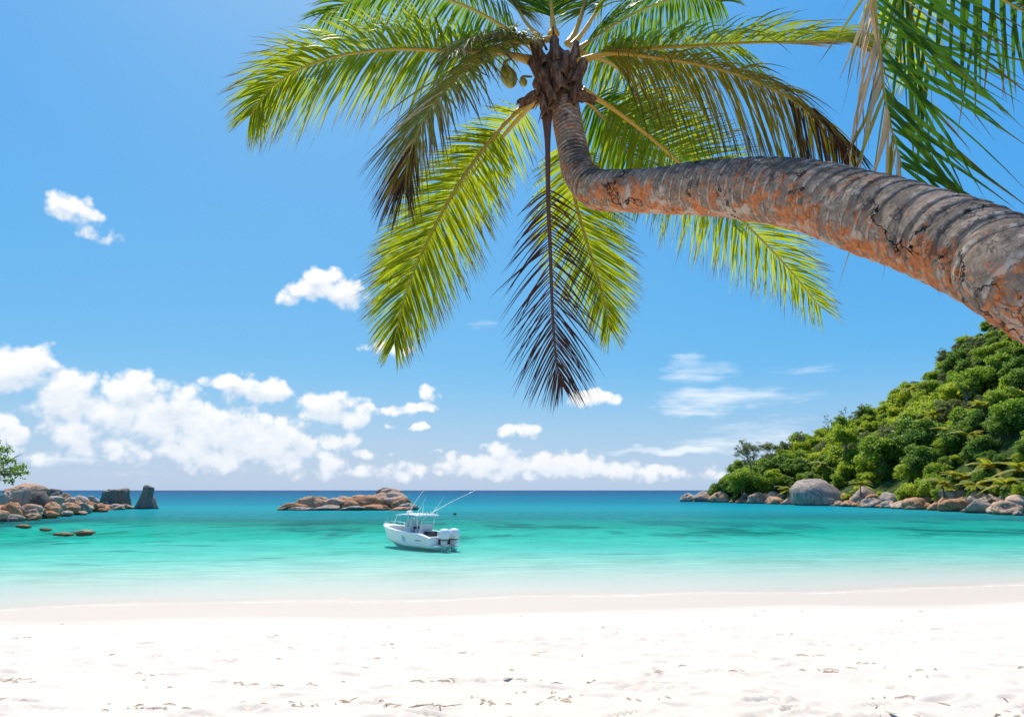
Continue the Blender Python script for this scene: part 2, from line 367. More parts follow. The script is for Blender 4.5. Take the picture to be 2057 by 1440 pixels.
# sand and seabed; 'shore' = metres seaward of the waterline
m, t = mat('white_sand'); M['sand'] = m
at_ = t.new('ShaderNodeAttribute'); at_.attribute_name = 'shore'; S = at_.outputs['Fac']
geo = t.new('ShaderNodeNewGeometry'); pos = geo.outputs['Position']
n1 = t.noise(pos, .35, 4); n2 = t.noise(pos, 22, 5, .7); n3 = t.noise(pos, 160, 2, .6); nb = t.noise(t.v('MULTIPLY', pos, (.08, .5, 1)), 1.0, 5, .6)
dry = t.mix(n2, (.56, .49, .42), (.62, .545, .472))
dry = t.mix(t.m('MULTIPLY', t.ss(n3, .64, .72), .35), dry, (.36, .29, .22))
gr = t.noise(pos, 7, 5, .7); gr2 = t.noise(pos, 1.1, 3)
dry = t.mix(t.m('MULTIPLY', t.m('MULTIPLY', t.ss(gr, .60, .72), t.ss(gr2, .45, .6)), .35), dry, (.45, .37, .29))
wetm = t.ss(t.m('ADD', S, t.m('MULTIPLY', t.m('SUBTRACT', nb, .5), 5.0)), -9.6, -6.8)
wet = t.mix(nb, (.48, .405, .33), (.53, .455, .38))
sandc = t.mix(wetm, dry, wet)
# reef / weed on the seabed
pr = t.v('MULTIPLY', pos, (1.0, .55, 0))
r1 = t.noise(pr, .055, 5, .62, .5); r2 = t.noise(t.v('ADD', pr, (40, 9, 0)), .16, 6, .66, .6)
rm = t.ss(t.m('ADD', t.m('MULTIPLY', r1, .62), t.m('MULTIPLY', r2, .38)), .48, .575)
rm = t.m('MULTIPLY', rm, t.ss(S, 24, 50))
r3 = t.noise(t.v('ADD', t.v('MULTIPLY', pos, (.5, 1.2, 0)), (3, 70, 0)), .22, 6, .7, .4)
rm2 = t.m('MULTIPLY', t.ss(r3, .56, .68), t.m('MULTIPLY', t.ss(S, 9, 22), .55))
rip = t.noise(t.v('MULTIPLY', pos, (.30, 1.4, 1)), 1.1, 6, .75)
bed = t.mix(t.ss(rip, .35, .65), (.42, .385, .33), (.60, .55, .47))
mot = t.noise(t.v('MULTIPLY', pos, (.5, .8, 1)), .25, 6, .68)
bed = t.mix(t.m('MULTIPLY', t.ss(mot, .5, .66), .4), bed, (.26, .30, .25))
bed = t.mix(t.ss(S, 14, 2), bed, (.50, .46, .395))
bed = t.mix(t.m('MAXIMUM', rm, rm2), bed, t.mix(r2, (.02, .06, .06), (.09, .14, .13)))
sandc = t.mix(t.ss(S, -1.0, 2.0), sandc, bed)
fo = t.m('ADD', S, t.m('ADD', t.m('MULTIPLY', t.m('SUBTRACT', t.noise(t.v('MULTIPLY', pos, (.22, .22, 1)), 1.0, 4, .6), .5), 3.2), 1.0))
foam = t.m('MULTIPLY', t.ss(t.m('ABSOLUTE', fo), .08, .42, 1, 0), t.ss(t.noise(t.v('MULTIPLY', pos, (.5, 1, 1)), 1.6, 5, .7), .47, .63))
sandc = t.mix(t.m('MULTIPLY', foam, .8), sandc, (.72, .70, .67))
bmp = t.m('ADD', t.m('MULTIPLY', n2, .5), t.m('MULTIPLY', gr, .9))
rough = t.m('SUBTRACT', .9, t.m('MULTIPLY', wetm, .2))
principled(t, sandc, rough, bmp, .35, .03, .25)

# water
m, t = mat('sea_water'); M['water'] = m
geo = t.new('ShaderNodeNewGeometry'); pos = geo.outputs['Position']; sx, sy, sz = t.sep(pos)
w1 = t.noise(t.v('MULTIPLY', pos, (.55, 1.25, 1)), 1.1, 5, .62); w2 = t.noise(t.v('MULTIPLY', pos, (.4, 1, 1)), .16, 4, .6); w3 = t.noise(t.v('MULTIPLY', pos, (.7, 1.2, 1)), 5.0, 3, .6)
hh = t.m('ADD', t.m('ADD', t.m('MULTIPLY', w1, .8), t.m('MULTIPLY', w2, 1.6)), t.m('MULTIPLY', w3, .22))
b = t.new('ShaderNodeBump'); b.inputs['Strength'].default_value = .55; b.inputs['Distance'].default_value = .55; t.put(b.inputs['Height'], hh)
far = t.ss(sy, 60, 215)
drift = t.noise(t.v('MULTIPLY', pos, (.25, 1, 1)), .035, 5, .6)
turb = t.m('MULTIPLY', t.ss(t.m('ADD', sy, t.m('MULTIPLY', t.m('SUBTRACT', drift, .5), 90)), 26, 185), .95)
lg = t.m('LOGARITHM', t.m('MAXIMUM', sy, 20.0), 10.0)
lg = t.m('ADD', t.m('MULTIPLY_ADD', lg, 1 / 1.6, -1.0), t.m('MULTIPLY', t.m('SUBTRACT', drift, .5), .22))
bodyc = t.ramp(lg, [(0, (.06, .40, .38)), (.25, (.025, .36, .38)), (.37, (.008, .25, .30)), (.455, (.003, .17, .235)), (.586, (.0, .13, .215)), (.81, (.0, .085, .18)), (1, (.0, .06, .15))])
dif = t.new('ShaderNodeBsdfDiffuse'); t.put(dif.inputs[0], bodyc)
trn = t.new('ShaderNodeBsdfTransparent'); trn.inputs[0].default_value = (1, 1, 1, 1)
body = t.new('ShaderNodeMixShader'); t.put(body.inputs[0], turb); t.l.new(trn.outputs[0], body.inputs[1]); t.l.new(dif.outputs[0], body.inputs[2])
gl = t.new('ShaderNodeBsdfGlossy'); gl.inputs['Roughness'].default_value = .12; gl.inputs[0].default_value = (1, 1, 1, 1); t.l.new(b.outputs[0], gl.inputs['Normal'])
fz = t.new('ShaderNodeFresnel'); fz.inputs[0].default_value = 1.33; t.l.new(b.outputs[0], fz.inputs['Normal'])
sf = t.new('ShaderNodeMixShader'); t.put(sf.inputs[0], t.m('MULTIPLY', fz.outputs[0], .15)); t.l.new(body.outputs[0], sf.inputs[1]); t.l.new(gl.outputs[0], sf.inputs[2])
t.l.new(sf.outputs[0], t.out.inputs[0])
va = t.new('ShaderNodeVolumeAbsorption'); va.inputs[0].default_value = (0.0, .93, .875, 1); va.inputs[1].default_value = .30
t.l.new(va.outputs[0], t.out.inputs['Volume'])

m, t = mat('hill_soil'); M['soil'] = m
geo = t.new('ShaderNodeNewGeometry'); n = t.noise(geo.outputs['Position'], .5, 6, .65)
principled(t, t.ramp(n, [(.35, (.02, .035, .01)), (.55, (.045, .075, .018)), (.7, (.08, .09, .03))]), .95, n, .8, .6, .1)

# ------------------------------------------------------------------ object helpers
def link(o, parent=None):
    COL.objects.link(o)
    if parent is not None: o.parent = parent
    return o
def tag(o, label=None, cat=None, group=None, kind=None):
    if label: o['label'] = label
    if cat: o['category'] = cat
    if group: o['group'] = group
    if kind: o['kind'] = kind
    return o
def mesh(name, V, Fq, material, uv=None, uvname='leaf', smooth=True, mats=None):
    me = bpy.data.meshes.new(name)
    if isinstance(Fq, np.ndarray):
        V = np.asarray(V, np.float32); k = Fq.shape[1]; nf = len(Fq)
        me.vertices.add(len(V)); me.vertices.foreach_set('co', V.ravel())
        me.loops.add(nf * k); me.loops.foreach_set('vertex_index', Fq.astype(np.int32).ravel())
        me.polygons.add(nf); me.polygons.foreach_set('loop_start', np.arange(0, nf * k, k, dtype=np.int32))
        me.update(calc_edges=True)
    else:
        me.from_pydata([tuple(v) for v in V], [], [tuple(f) for f in Fq]); me.update()
    if uv is not None:
        lay = me.uv_layers.new(name=uvname)
        li = np.empty(len(me.loops), np.int32); me.loops.foreach_get('vertex_index', li)
        lay.data.foreach_set('uv', np.asarray(uv, np.float32)[li].ravel())
    if smooth: me.polygons.foreach_set('use_smooth', [True] * len(me.polygons))
    if material is not None: me.materials.append(M[material] if isinstance(material, str) else material)
    me.validate()
    return me
def obj(name, me, parent=None, loc=None):
    o = bpy.data.objects.new(name, me); link(o, parent)
    if loc is not None: o.location = loc
    return o
def empty(name, loc=(0, 0, 0), rz=0.0):
    o = bpy.data.objects.new(name, None); link(o); o.location = loc; o.rotation_euler = (0, 0, rz); o.empty_display_size = .3
    return o

class MB:
    """collects simple shapes into one mesh"""
    def __init__(s): s.V = []; s.F = []; s.U = []
    def add(s, V, F, U=None):
        o = len(s.V); s.V += [tuple(v) for v in V]; s.F += [tuple(i + o for i in f) for f in F]
        s.U += U if U is not None else [(0.5, 0.5)] * len(V)
        return s
    def box(s, c, d, rot=None, taper=1.0):
        V = []
        for z in (-1, 1):
            k = taper if z > 0 else 1
            for x, y in ((-1, -1), (1, -1), (1, 1), (-1, 1)):
                p = Vector((x * d[0] / 2 * k, y * d[1] / 2 * k, z * d[2] / 2))
                if rot: p = rot @ p
                V.append(p + Vector(c))
        return s.add(V, [(3, 2, 1, 0), (4, 5, 6, 7), (0, 1, 5, 4), (1, 2, 6, 5), (2, 3, 7, 6), (3, 0, 4, 7)])
    def tube(s, pts, rad, n=8, cap=True, flat=1.0):
        pts = [Vector(p) for p in pts]; k = len(pts)
        rad = rad if isinstance(rad, (list, tuple)) else [rad] * k
        T = [(pts[min(i + 1, k - 1)] - pts[max(i - 1, 0)]).normalized() for i in range(k)]
        up = Vector((0, 0, 1)) if abs(T[0].z) < .9 else Vector((0, 1, 0))
        a = T[0].cross(up).normalized(); V = []; U = []
        for i in range(k):
            a = (a - T[i] * a.dot(T[i])).normalized(); b = T[i].cross(a)
            for j in range(n):
                an = 2 * math.pi * j / n
                V.append(pts[i] + a * math.cos(an) * rad[i] + b * math.sin(an) * rad[i] * flat); U.append((i / (k - 1), j / n))
        F = [(i * n + j, i * n + (j + 1) % n, (i + 1) * n + (j + 1) % n, (i + 1) * n + j) for i in range(k - 1) for j in range(n)]
        if cap: F += [tuple(reversed(range(n))), tuple((k - 1) * n + j for j in range(n))]
        return s.add(V, F, U)
    def loft(s, rings, cap=True):
        n = len(rings[0]); V = [p for r in rings for p in r]
        F = [(i * n + j, i * n + (j + 1) % n, (i + 1) * n + (j + 1) % n, (i + 1) * n + j) for i in range(len(rings) - 1) for j in range(n)]
        if cap: F += [tuple(reversed(range(n))), tuple((len(rings) - 1) * n + j for j in range(n))]
        return s.add(V, F)
    def mesh(s, name, material, smooth=False): return mesh(name, s.V, s.F, material, s.U, smooth=smooth)
    def build(s, name, material, parent=None, smooth=False): return obj(name, s.mesh(name, material, smooth), parent)

def catmull(P, n):
    P = [Vector(p) for p in P]; P = [P[0] * 2 - P[1]] + P + [P[-1] * 2 - P[-2]]
    k = len(P) - 3; out = []
    for i in range(n):
        u = i / (n - 1) * k; j = min(int(u), k - 1); f = u - j
        a, b, c, d = P[j:j + 4]
        out.append(.5 * ((2 * b) + (c - a) * f + (2 * a - 5 * b + 4 * c - d) * f * f + (3 * b - a - 3 * c + d) * f ** 3))
    return out
def vnoise(x, y, seed=0):
    xi = np.floor(x).astype(np.int64); yi = np.floor(y).astype(np.int64); fx = x - xi; fy = y - yi
    fx = fx * fx * (3 - 2 * fx); fy = fy * fy * (3 - 2 * fy)
    def h(a, b):
        k = (a * 374761393 + b * 668265263 + seed * 1442695041) & 0x7fffffff
        k = ((k ^ (k >> 13)) * 1274126177) & 0x7fffffff
        return ((k ^ (k >> 16)) & 0xffff) / 65535.0
    return (h(xi, yi) * (1 - fx) + h(xi + 1, yi) * fx) * (1 - fy) + (h(xi, yi + 1) * (1 - fx) + h(xi + 1, yi + 1) * fx) * fy
def fbm(x, y, o=4, seed=0):
    s = 0; a = .5
    for i in range(o): s = s + a * vnoise(x * 2 ** i, y * 2 ** i, seed + i); a *= .5
    return s
ORD = ['first', 'second', 'third', 'fourth', 'fifth', 'sixth', 'seventh', 'eighth', 'ninth', 'tenth', 'eleventh', 'twelfth', 'thirteenth', 'fourteenth', 'fifteenth',
       'sixteenth', 'seventeenth', 'eighteenth', 'nineteenth', 'twentieth']
ORD += ['twenty-' + w for w in ORD[:9]] + ['thirtieth'] + ['thirty-' + w for w in ORD[:9]] + ['fortieth'] + ['forty-' + w for w in ORD[:9]] + ['fiftieth'] + ['fifty-' + w for w in ORD[:9]]

# ------------------------------------------------------------------ ground: beach and seabed in one sheet
sp = [onz(px, py, 0) for px, py in ((-500, 1234), (0, 1222), (500, 1206), (1000, 1198), (1500, 1189), (2057, 1173), (2700, 1160))]
SX = np.array([p.x for p in sp]); SY = np.array([p.y for p in sp])
def shore(x):
    return np.interp(x, SX, SY) + .25 * np.sin(x * .35) + .15 * np.sin(x * .83 + 1)
def ground_z(x, y):
    s = y - shore(x)
    lin = np.minimum(-s, 60) * .095
    land = lin - .35 * np.log1p(np.exp((lin - 2.3) / .35))
    sea = -(np.minimum(s, 26) * .0175 + np.clip(s - 26, 0, 400) * .0085 + np.clip(s - 55, 0, 300) ** 2 * .00016)
    return np.where(s < 0, land, sea), s
ang = np.concatenate([np.linspace(-180, -46, 60)[:-1], np.linspace(-46, 46, 620), np.linspace(46, 180, 60)[1:-1]]) * math.pi / 180
rad = [.4]
while rad[-1] < 12000:
    r = rad[-1]; rad.append(r * (1.0062 if 5.2 < r < 36 else (1.02 if r < 200 else 1.08)))
rad = np.array(rad)
R_, A_ = np.meshgrid(rad, ang, indexing='ij')
X = R_ * np.sin(A_); Y = R_ * np.cos(A_)
Z, S_ = ground_z(X, Y)
dryw = np.clip((-S_ - 6) / 5, 0, 1)
Z = Z + dryw * ((fbm(X * .35, Y * .45, 3, 5) - .45) * .16 + (fbm(X * 1.6, Y * 1.9, 4, 9) - .47) * .05 * np.clip((-S_ - 9) / 6, 0, 1))
Z = Z + np.clip((S_ - 12) / 40, 0, 1) * (fbm(X * .035, Y * .055, 4, 31) - .47) * np.clip(.25 + S_ * .006, 0, 1.6)
rs = np.random.RandomState(11)
def dent(cx, cy, a, lx, ly, dep):
    global Z
    r0 = math.hypot(cx, cy); i0, i1 = np.searchsorted(rad, r0 - .6), np.searchsorted(rad, r0 + .6)
    th = math.atan2(cx, cy); dth = .6 / max(r0, 1); j0, j1 = np.searchsorted(ang, th - dth), np.searchsorted(ang, th + dth)
    if i1 <= i0 or j1 <= j0: return
    x = X[i0:i1, j0:j1] - cx; y = Y[i0:i1, j0:j1] - cy
    u = (x * math.cos(a) + y * math.sin(a)) / lx; v = (-x * math.sin(a) + y * math.cos(a)) / ly
    q = u * u + v * v
    Z[i0:i1, j0:j1] += -dep * np.exp(-q * q) + dep * .45 * np.exp(-((np.sqrt(q) - 1.5) / .35) ** 2)
for k in range(9):                                          # walkers' tracks along the beach
    y0 = rs.uniform(6.3, 15); x0 = rs.uniform(-14, 2); sl_ = rs.uniform(-.16, .16); x = x0; side = 1
    for st in range(rs.randint(8, 24)):
        x += rs.uniform(.5, .75); side = -side
        y = y0 + sl_ * (x - x0) + side * .11 + rs.normal(0, .04)
        if rs.rand() < .75: dent(x, y, math.atan(sl_) + rs.normal(0, .2), rs.uniform(.11, .17), rs.uniform(.045, .075), rs.uniform(.035, .075))
for k in range(260):                                        # loose scuffs, denser close by
    y = 5.6 + 9 * rs.rand() ** 1.7; x = rs.uniform(-.85, .85) * y
    dent(x, y, rs.normal(0, .5), rs.uniform(.08, .26), rs.uniform(.035, .08), rs.uniform(.02, .065))
nr, na = X.shape
idx = np.arange(nr * na).reshape(nr, na)
Fq = np.stack([idx[:-1, :-1], idx[:-1, 1:], idx[1:, 1:], idx[1:, :-1]], -1).reshape(-1, 4)
Fw = np.stack([idx[:-1, -1], idx[:-1, 0], idx[1:, 0], idx[1:, -1]], -1).reshape(-1, 4)
Vg = np.stack([X, Y, np.maximum(Z, -45)], -1).reshape(-1, 3)
cz = float(Z[0].mean()); Vg = np.vstack([Vg, [[0, 0, cz]]])
me = mesh('beach', Vg, np.vstack([Fq, Fw])[:, ::-1], 'sand')
bm_ = bmesh.new(); bm_.from_mesh(me); bm_.verts.ensure_lookup_table()
ci = len(Vg) - 1
for j in range(na): bm_.faces.new((bm_.verts[ci], bm_.verts[idx[0, (j + 1) % na]], bm_.verts[idx[0, j]]))
bm_.normal_update(); bm_.to_mesh(me); bm_.free()
_, Sall = ground_z(Vg[:, 0], Vg[:, 1])
a_ = me.attributes.new('shore', 'FLOAT', 'POINT'); a_.data.foreach_set('value', Sall.astype(np.float32))
me.polygons.foreach_set('use_smooth', [True] * len(me.polygons))
beach = obj('beach_sand', me); tag(beach, 'white sand beach with footprints sloping into the sea', None, None, 'structure')
if me.polygons[0].normal.z < 0: me.flip_normals()

# sea: a closed body of clear water
mb = MB(); mb.add([(-9000, 12, -50), (9000, 12, -50), (9000, 11800, -50), (-9000, 11800, -50), (-9000, 12, 0), (9000, 12, 0), (9000, 11800, 0), (-9000, 11800, 0)],
                  [(3, 2, 1, 0), (4, 5, 6, 7), (0, 1, 5, 4), (1, 2, 6, 5), (2, 3, 7, 6), (3, 0, 4, 7)])
sea = mb.build('sea_water', 'water'); tag(sea, 'clear turquoise bay deepening to blue towards the horizon', None, None, 'structure')

# ------------------------------------------------------------------ headlands
HS = [(1430, 236), (1480, 216), (1560, 199), (1650, 181), (1750, 161), (1850, 143), (1950, 126), (2060, 110), (2250, 95), (2500, 80)]
HR = [(1436, 992, 244), (1480, 968, 250), (1560, 925, 252), (1650, 885, 248), (1750, 842, 242), (1850, 772, 235), (1960, 688, 226), (2060, 612, 216), (2250, 520, 205), (2500, 500, 190)]
hs = [Vector((xat(px, D), D, 0)) for px, D in HS]; hr = [at(*q) for q in HR]
def hillpt(u, v):
    u = min(max(u, 0), .9999) * (len(hs) - 1); i = int(u); f = u - i
    s = hs[i].lerp(hs[i + 1], f); r = hr[i].lerp(hr[i + 1], f)
    if v <= 1:
        p = s.lerp(r, v); p.z = -1.5 + 2.8 * min(1, v / .06) + (r.z - 1.3) * (max(0, v - .06) / .94) ** .88
    else:
        p = r + (r - s) * (v - 1); p.z = r.z * max(-.1, 1 - (v - 1) ** 2 * 1.8)
    k = mnoise.noise((p.x * .06, p.y * .06, 3)) * 2.0 * min(1, v * 3)
    return Vector((p.x, p.y, p.z + k))
nu, nv = 110, 60
V = [hillpt(i / (nu - 1), j / (nv - 1) * 1.8) for i in range(nu) for j in range(nv)]
Fh = [(i * nv + j, (i + 1) * nv + j, (i + 1) * nv + j + 1, i * nv + j + 1) for i in range(nu - 1) for j in range(nv - 1)]
hill = obj('hillside_terrain', mesh('hillside', V, Fh, 'soil')); tag(hill, 'steep wooded headland rising on the right of the bay', None, None, 'structure')
LSH = [(-260, 1062), (-100, 1054), (0, 1047), (60, 1042), (130, 1034), (200, 1026), (258, 1022)]
lpts = [onz(px, py, 0) for px, py in LSH]
V = []
for i, p in enumerate(lpts):
    k = [1, 1, 1, 1, .75, .6, .1][i]
    back = Vector((-.45, .9, 0))
    for d, z in ((-1, -1.0), (1.5, .3), (5, 1.3 * k), (9, 2.0 * k), (14, 1.5 * k), (20, -2)):
        V.append(p + back * d * (k * .5 + .5) + Vector((0, 0, z)))
Fl = [(i * 6 + j, (i + 1) * 6 + j, (i + 1) * 6 + j + 1, i * 6 + j + 1) for i in range(len(lpts) - 1) for j in range(5)]
lh = obj('rocky_point_terrain', mesh('rocky_point', V, Fl, 'g_orange')); tag(lh, 'low rocky spit reaching into the bay on the left', None, None, 'structure')

# ------------------------------------------------------------------ boulders
def boulder_mesh(name, seed, planes=14, p=9, lump=.10, sub=4, extra=None, flatten=1.0):
    rg = np.random.RandomState(seed)
    bm = bmesh.new(); bmesh.ops.create_icosphere(bm, subdivisions=sub, radius=1.0)
    V = np.array([v.co[:] for v in bm.verts]); Fc = np.array([[l.vert.index for l in f.loops] for f in bm.faces]); bm.free()
    N = rg.normal(size=(planes, 3)); N /= np.linalg.norm(N, axis=1)[:, None]
    d = rg.uniform(.68, 1.05, planes)
    if extra is not None:
        N = np.vstack([N, np.array([e[:3] for e in extra])]); d = np.concatenate([d, [e[3] for e in extra]])
    q = np.maximum(V @ N.T, 0) / d
    r = (np.sum(q ** p, 1) + .95 ** p * .3) ** (-1 / p)
    o = rg.uniform(-50, 50, 3)
    nz = np.array([mnoise.fractal(Vector(v * 1.7 + o), 1.0, 2.0, 4) for v in V])
    nf = np.array([mnoise.ridged_multi_fractal(Vector(v * 2.6 + o), 1.0, 2.0, 4, 1.0, 2.0) for v in V])
    V = V * (r * (1 + lump * nz - .045 * (nf - 1.2)))[:, None]
    V[:, 2] *= flatten
    lo, hi = V.min(0), V.max(0)
    V = (V - [(lo[0] + hi[0]) / 2, (lo[1] + hi[1]) / 2, lo[2]]) / [(hi[0] - lo[0]), (hi[1] - lo[1]), (hi[2] - lo[2])]   # unit box, origin at base
    return V, Fc
BV = {}
SPEC = [(i, dict(planes=6 + i % 6, p=14 + (i % 4) * 7, lump=.12 + .035 * (i % 4))) for i in range(14)]
for i, kw in SPEC:
    BV[i] = boulder_mesh('b', 40 + i, **kw)
CUBE = [(1, 0, 0, .62), (-1, 0, 0, .62), (0, 1, 0, .62), (0, -1, 0, .62), (0, 0, 1, .6), (0, 0, -1, .6)]
BV['cube'] = boulder_mesh('b', 77, planes=2, p=16, lump=.09, extra=CUBE)
BV['round'] = boulder_mesh('b', 78, planes=5, p=5, lump=.05)
BV['dome'] = boulder_mesh('b', 79, planes=4, p=5, lump=.06, extra=[(.85, 0, .52, .66), (-.5, 0, .86, .74)])
_bm = {}
def bmesh_data(var, tone):
    if (var, tone) not in _bm:
        V, Fc = BV[var]; _bm[(var, tone)] = mesh('boulder', V, Fc, tone)
    return _bm[(var, tone)]
def boulder(px, pyb, wpx, hpx, tone, D=None, var=None, rz=None, name='boulder', depth=1.0, rgen=random.Random(7), sink=.62):
    """a granite boulder whose foot projects to (px, pyb) and spans wpx by hpx"""
    if D is None:
        p = onz(px, pyb, 0.15); D = p.y
    p = at(px, pyb, D)
    w = wdepth(D, p.z); sw = wpx * w / F_PX; shh = hpx * w / F_PX
    if var is None: var = rgen.randrange(14)
    o = obj(name, bmesh_data(var, tone))
    dd = sw * depth * rgen.uniform(.8, 1.1)
    o.location = (p.x, D + dd * .35, p.z - shh * sink)
    o.scale = (sw, dd, shh * (1 + sink))
    o.rotation_euler = (rgen.uniform(-.1, .1), rgen.uniform(-.12, .12), rz if rz is not None else rgen.choice([0, math.pi, rgen.uniform(-.5, .5), math.pi + rgen.uniform(-.5, .5)]))
    return o
def sD(px): return float(np.interp(px, [h[0] for h in HS], [h[1] for h in HS]))

# left spit
LB = [(22, 1017, 46, 40, 'g_grey', 'large cracked grey boulder at the left edge beside the round one', 3, 97),
      (66, 1021, 42, 34, 'g_dark', 'round dark grey boulder perched on the left rock spit', 'round', 100),
      (98, 1001, 42, 20, 'g_dark', 'dark pointed rock on the skyline behind the round boulder', 5, 112),
      (100, 1011, 38, 16, 'g_grey', 'flat grey slab stacked just right of the round boulder', 2, 106),
      (228, 1018, 46, 36, 'g_dark', 'blocky grey boulder with flat top near the tip of the left spit', 'cube', 150),
      (207, 1010, 22, 28, 'g_dark', 'narrow grey rock leaning against the blocky flat-topped boulder', 4, 151),
      (216, 1020, 36, 16, 'g_dark', 'low dark wedge of rock under the blocky flat-topped boulder', 7, 148)]
for px, py, w, h, tn, lab, var, D in LB:
    tag(boulder(px, py, w, h, tn, D, var, rz=.1, depth=.9), lab, 'boulder', 'boulders on the left spit')
LB2 = [(40, 988, 56, 18, 'g_orange', 116), (66, 990, 40, 16, 'g_pale', 114), (18, 995, 40, 16, 'g_orange', 112), (124, 1004, 26, 14, 'g_orange', 122), (155, 1010, 34, 15, 'g_pale', 128),
       (180, 1013, 28, 17, 'g_grey', 134), (136, 1014, 30, 16, 'g_pale', 118), (112, 1014, 30, 14, 'g_grey', 114), (12, 1034, 44, 26, 'g_orange', 92), (50, 1034, 46, 22, 'g_pale', 95), (92, 1030, 50, 22, 'g_orange', 100),
       (128, 1027, 40, 18, 'g_orange', 110), (162, 1026, 36, 17, 'g_pale', 118), (190, 1025, 34, 14, 'g_orange', 128), (226, 1024, 36, 12, 'g_pale', 140), (250, 1022, 26, 9, 'g_orange', 146),
       (20, 1046, 36, 13, 'g_grey', 88), (58, 1042, 34, 11, 'g_orange', 92), (94, 1038, 34, 12, 'g_orange', 98), (128, 1034, 30, 9, 'g_grey', 105), (72, 1031, 30, 12, 'g_pale', 97), (150, 1019, 30, 14, 'g_orange', 122),
       (0, 1043, 30, 18, 'g_orange', 88), (160, 1033, 24, 7, 'g_pale', 111), (202, 1027, 22, 7, 'g_orange', 126), (6, 1008, 30, 22, 'g_grey', 104), (112, 1022, 26, 13, 'g_pale', 108), (176, 1019, 28, 12, 'g_orange', 126)]
LB2.sort(key=lambda q: q[0])
cnt = {}
for px, py, w, h, tn, D in LB2:
    row = 'on top of' if py < 1016 else ('midway up' if py < 1032 else 'at the waterline of')
    cnt[row] = cnt.get(row, 0) + 1
    tag(boulder(px, py, w, h, tn, D, depth=.9), '%s granite rock %s the left spit, %s from the left edge' % ({'g_orange': 'orange', 'g_pale': 'pale pink', 'g_grey': 'grey'}[tn], row, ORD[cnt[row] - 1]), 'boulder', 'boulders on the left spit')
# pillar rock
def pillar():
    D = 148
    prof = [(1026, 270, 317), (1022, 271, 316), (1012, 276, 314), (1002, 281, 311), (994, 285, 306), (989, 287, 307), (984, 287, 310), (979, 288, 309), (976, 290, 301), (974.5, 292, 297)]
    rings = []; rg = random.Random(3)
    for py, a, b_ in prof:
        pa, pb = at(a, py, D), at(b_, py, D); c = (pa + pb) / 2; hw = (pb.x - pa.x) / 2
        r = []
        for j in range(28):
            an = 2 * math.pi * j / 28; k = 1 / max(abs(math.cos(an)), abs(math.sin(an))) ** .55
            r.append(Vector((c.x + hw * min(1, k * .95 * abs(math.cos(an))) * (1 if math.cos(an) > 0 else -1), c.y + hw * .75 * math.sin(an) * k, c.z)))
        rings.append(r)
    fine = []
    for i in range(len(rings) - 1):
        for s in range(4):
            fine.append([a.lerp(b_, s / 4) for a, b_ in zip(rings[i], rings[i + 1])])
    fine.append(rings[-1])
    base = Vector((fine[0][0].x - 2.5, D, 0))
    out = []
    for r in fine:
        out.append([q + Vector((mnoise.noise(q * .9), mnoise.noise(q * .9 + Vector((9, 0, 0))), mnoise.noise(q * .9 + Vector((0, 9, 0))))) * .22 - base for q in r])
    mb = MB(); mb.loft(out); o = mb.build('rock_pillar', 'g_dark', None, True); o.location = base
    tag(o, 'tall dark wedge-shaped rock standing alone in the water', 'rock')
pillar()
# rocks awash
for (px, py, w, h, lab) in [(40, 1059, 30, 6, 'flat tan rock just breaking the water nearest the left edge'), (88, 1065, 24, 5, 'small brown rock awash between the left-edge rock and the longer pair'),
                            (120, 1075, 42, 6, 'low tan rock awash left of the highest awash rock'), (165, 1073, 40, 9, 'highest of the tan rocks awash off the left spit')]:
    tag(boulder(px, py, w, h, 'g_reef', var=[2, 5, 9, 11][int(w) % 4], sink=.5, depth=.8), lab, 'rock', 'rocks awash off the left spit')
# islet
IS = [(590, 1022, 60, 12, 'g_orange', 138), (622, 1020, 60, 24, 'g_orange', 140), (660, 1021, 70, 22, 'g_pale', 141), (700, 1022, 76, 22, 'g_orange', 141), (735, 1022, 70, 28, 'g_orange', 142),
      (772, 1018, 84, 30, 'g_pale', 146), (768, 996, 34, 18, 'g_dark', 149), (790, 1008, 50, 20, 'g_pale', 145), (806, 1020, 46, 22, 'g_orange', 142), (820, 1023, 40, 13, 'g_grey', 139), (650, 1024, 60, 9, 'g_grey', 137),
      (610, 1016, 40, 16, 'g_orange', 143), (690, 1010, 50, 14, 'g_pale', 146), (640, 1008, 36, 12, 'g_orange', 146), (720, 1006, 40, 12, 'g_orange', 147), (750, 1025, 66, 12, 'g_orange', 137), (700, 1026, 60, 9, 'g_grey', 136),
      (570, 1022, 30, 7, 'g_orange', 138), (800, 1026, 60, 8, 'g_orange', 136), (600, 1025, 54, 7, 'g_grey', 136), (785, 992, 44, 12, 'g_pale', 148)]
IS.sort(key=lambda q: q[0]); cnt = {}
for px, py, w, h, tn, D in IS:
    if tn == 'g_dark':
        lab = 'dark knob of rock crowning the peak of the islet behind the boat'
    else:
        row = 'upper rock' if py < 1019 else ('middle slab' if py < 1024 else 'waterline slab')
        cnt[row] = cnt.get(row, 0) + 1
        lab = '%s granite %s of the islet behind the boat, %s from its left end' % ({'g_orange': 'orange', 'g_pale': 'pale pink', 'g_grey': 'grey'}[tn], row, ORD[cnt[row] - 1])
    tag(boulder(px, py, w, h, tn, D, depth=.7), lab, 'rock', 'rocks of the islet behind the boat')
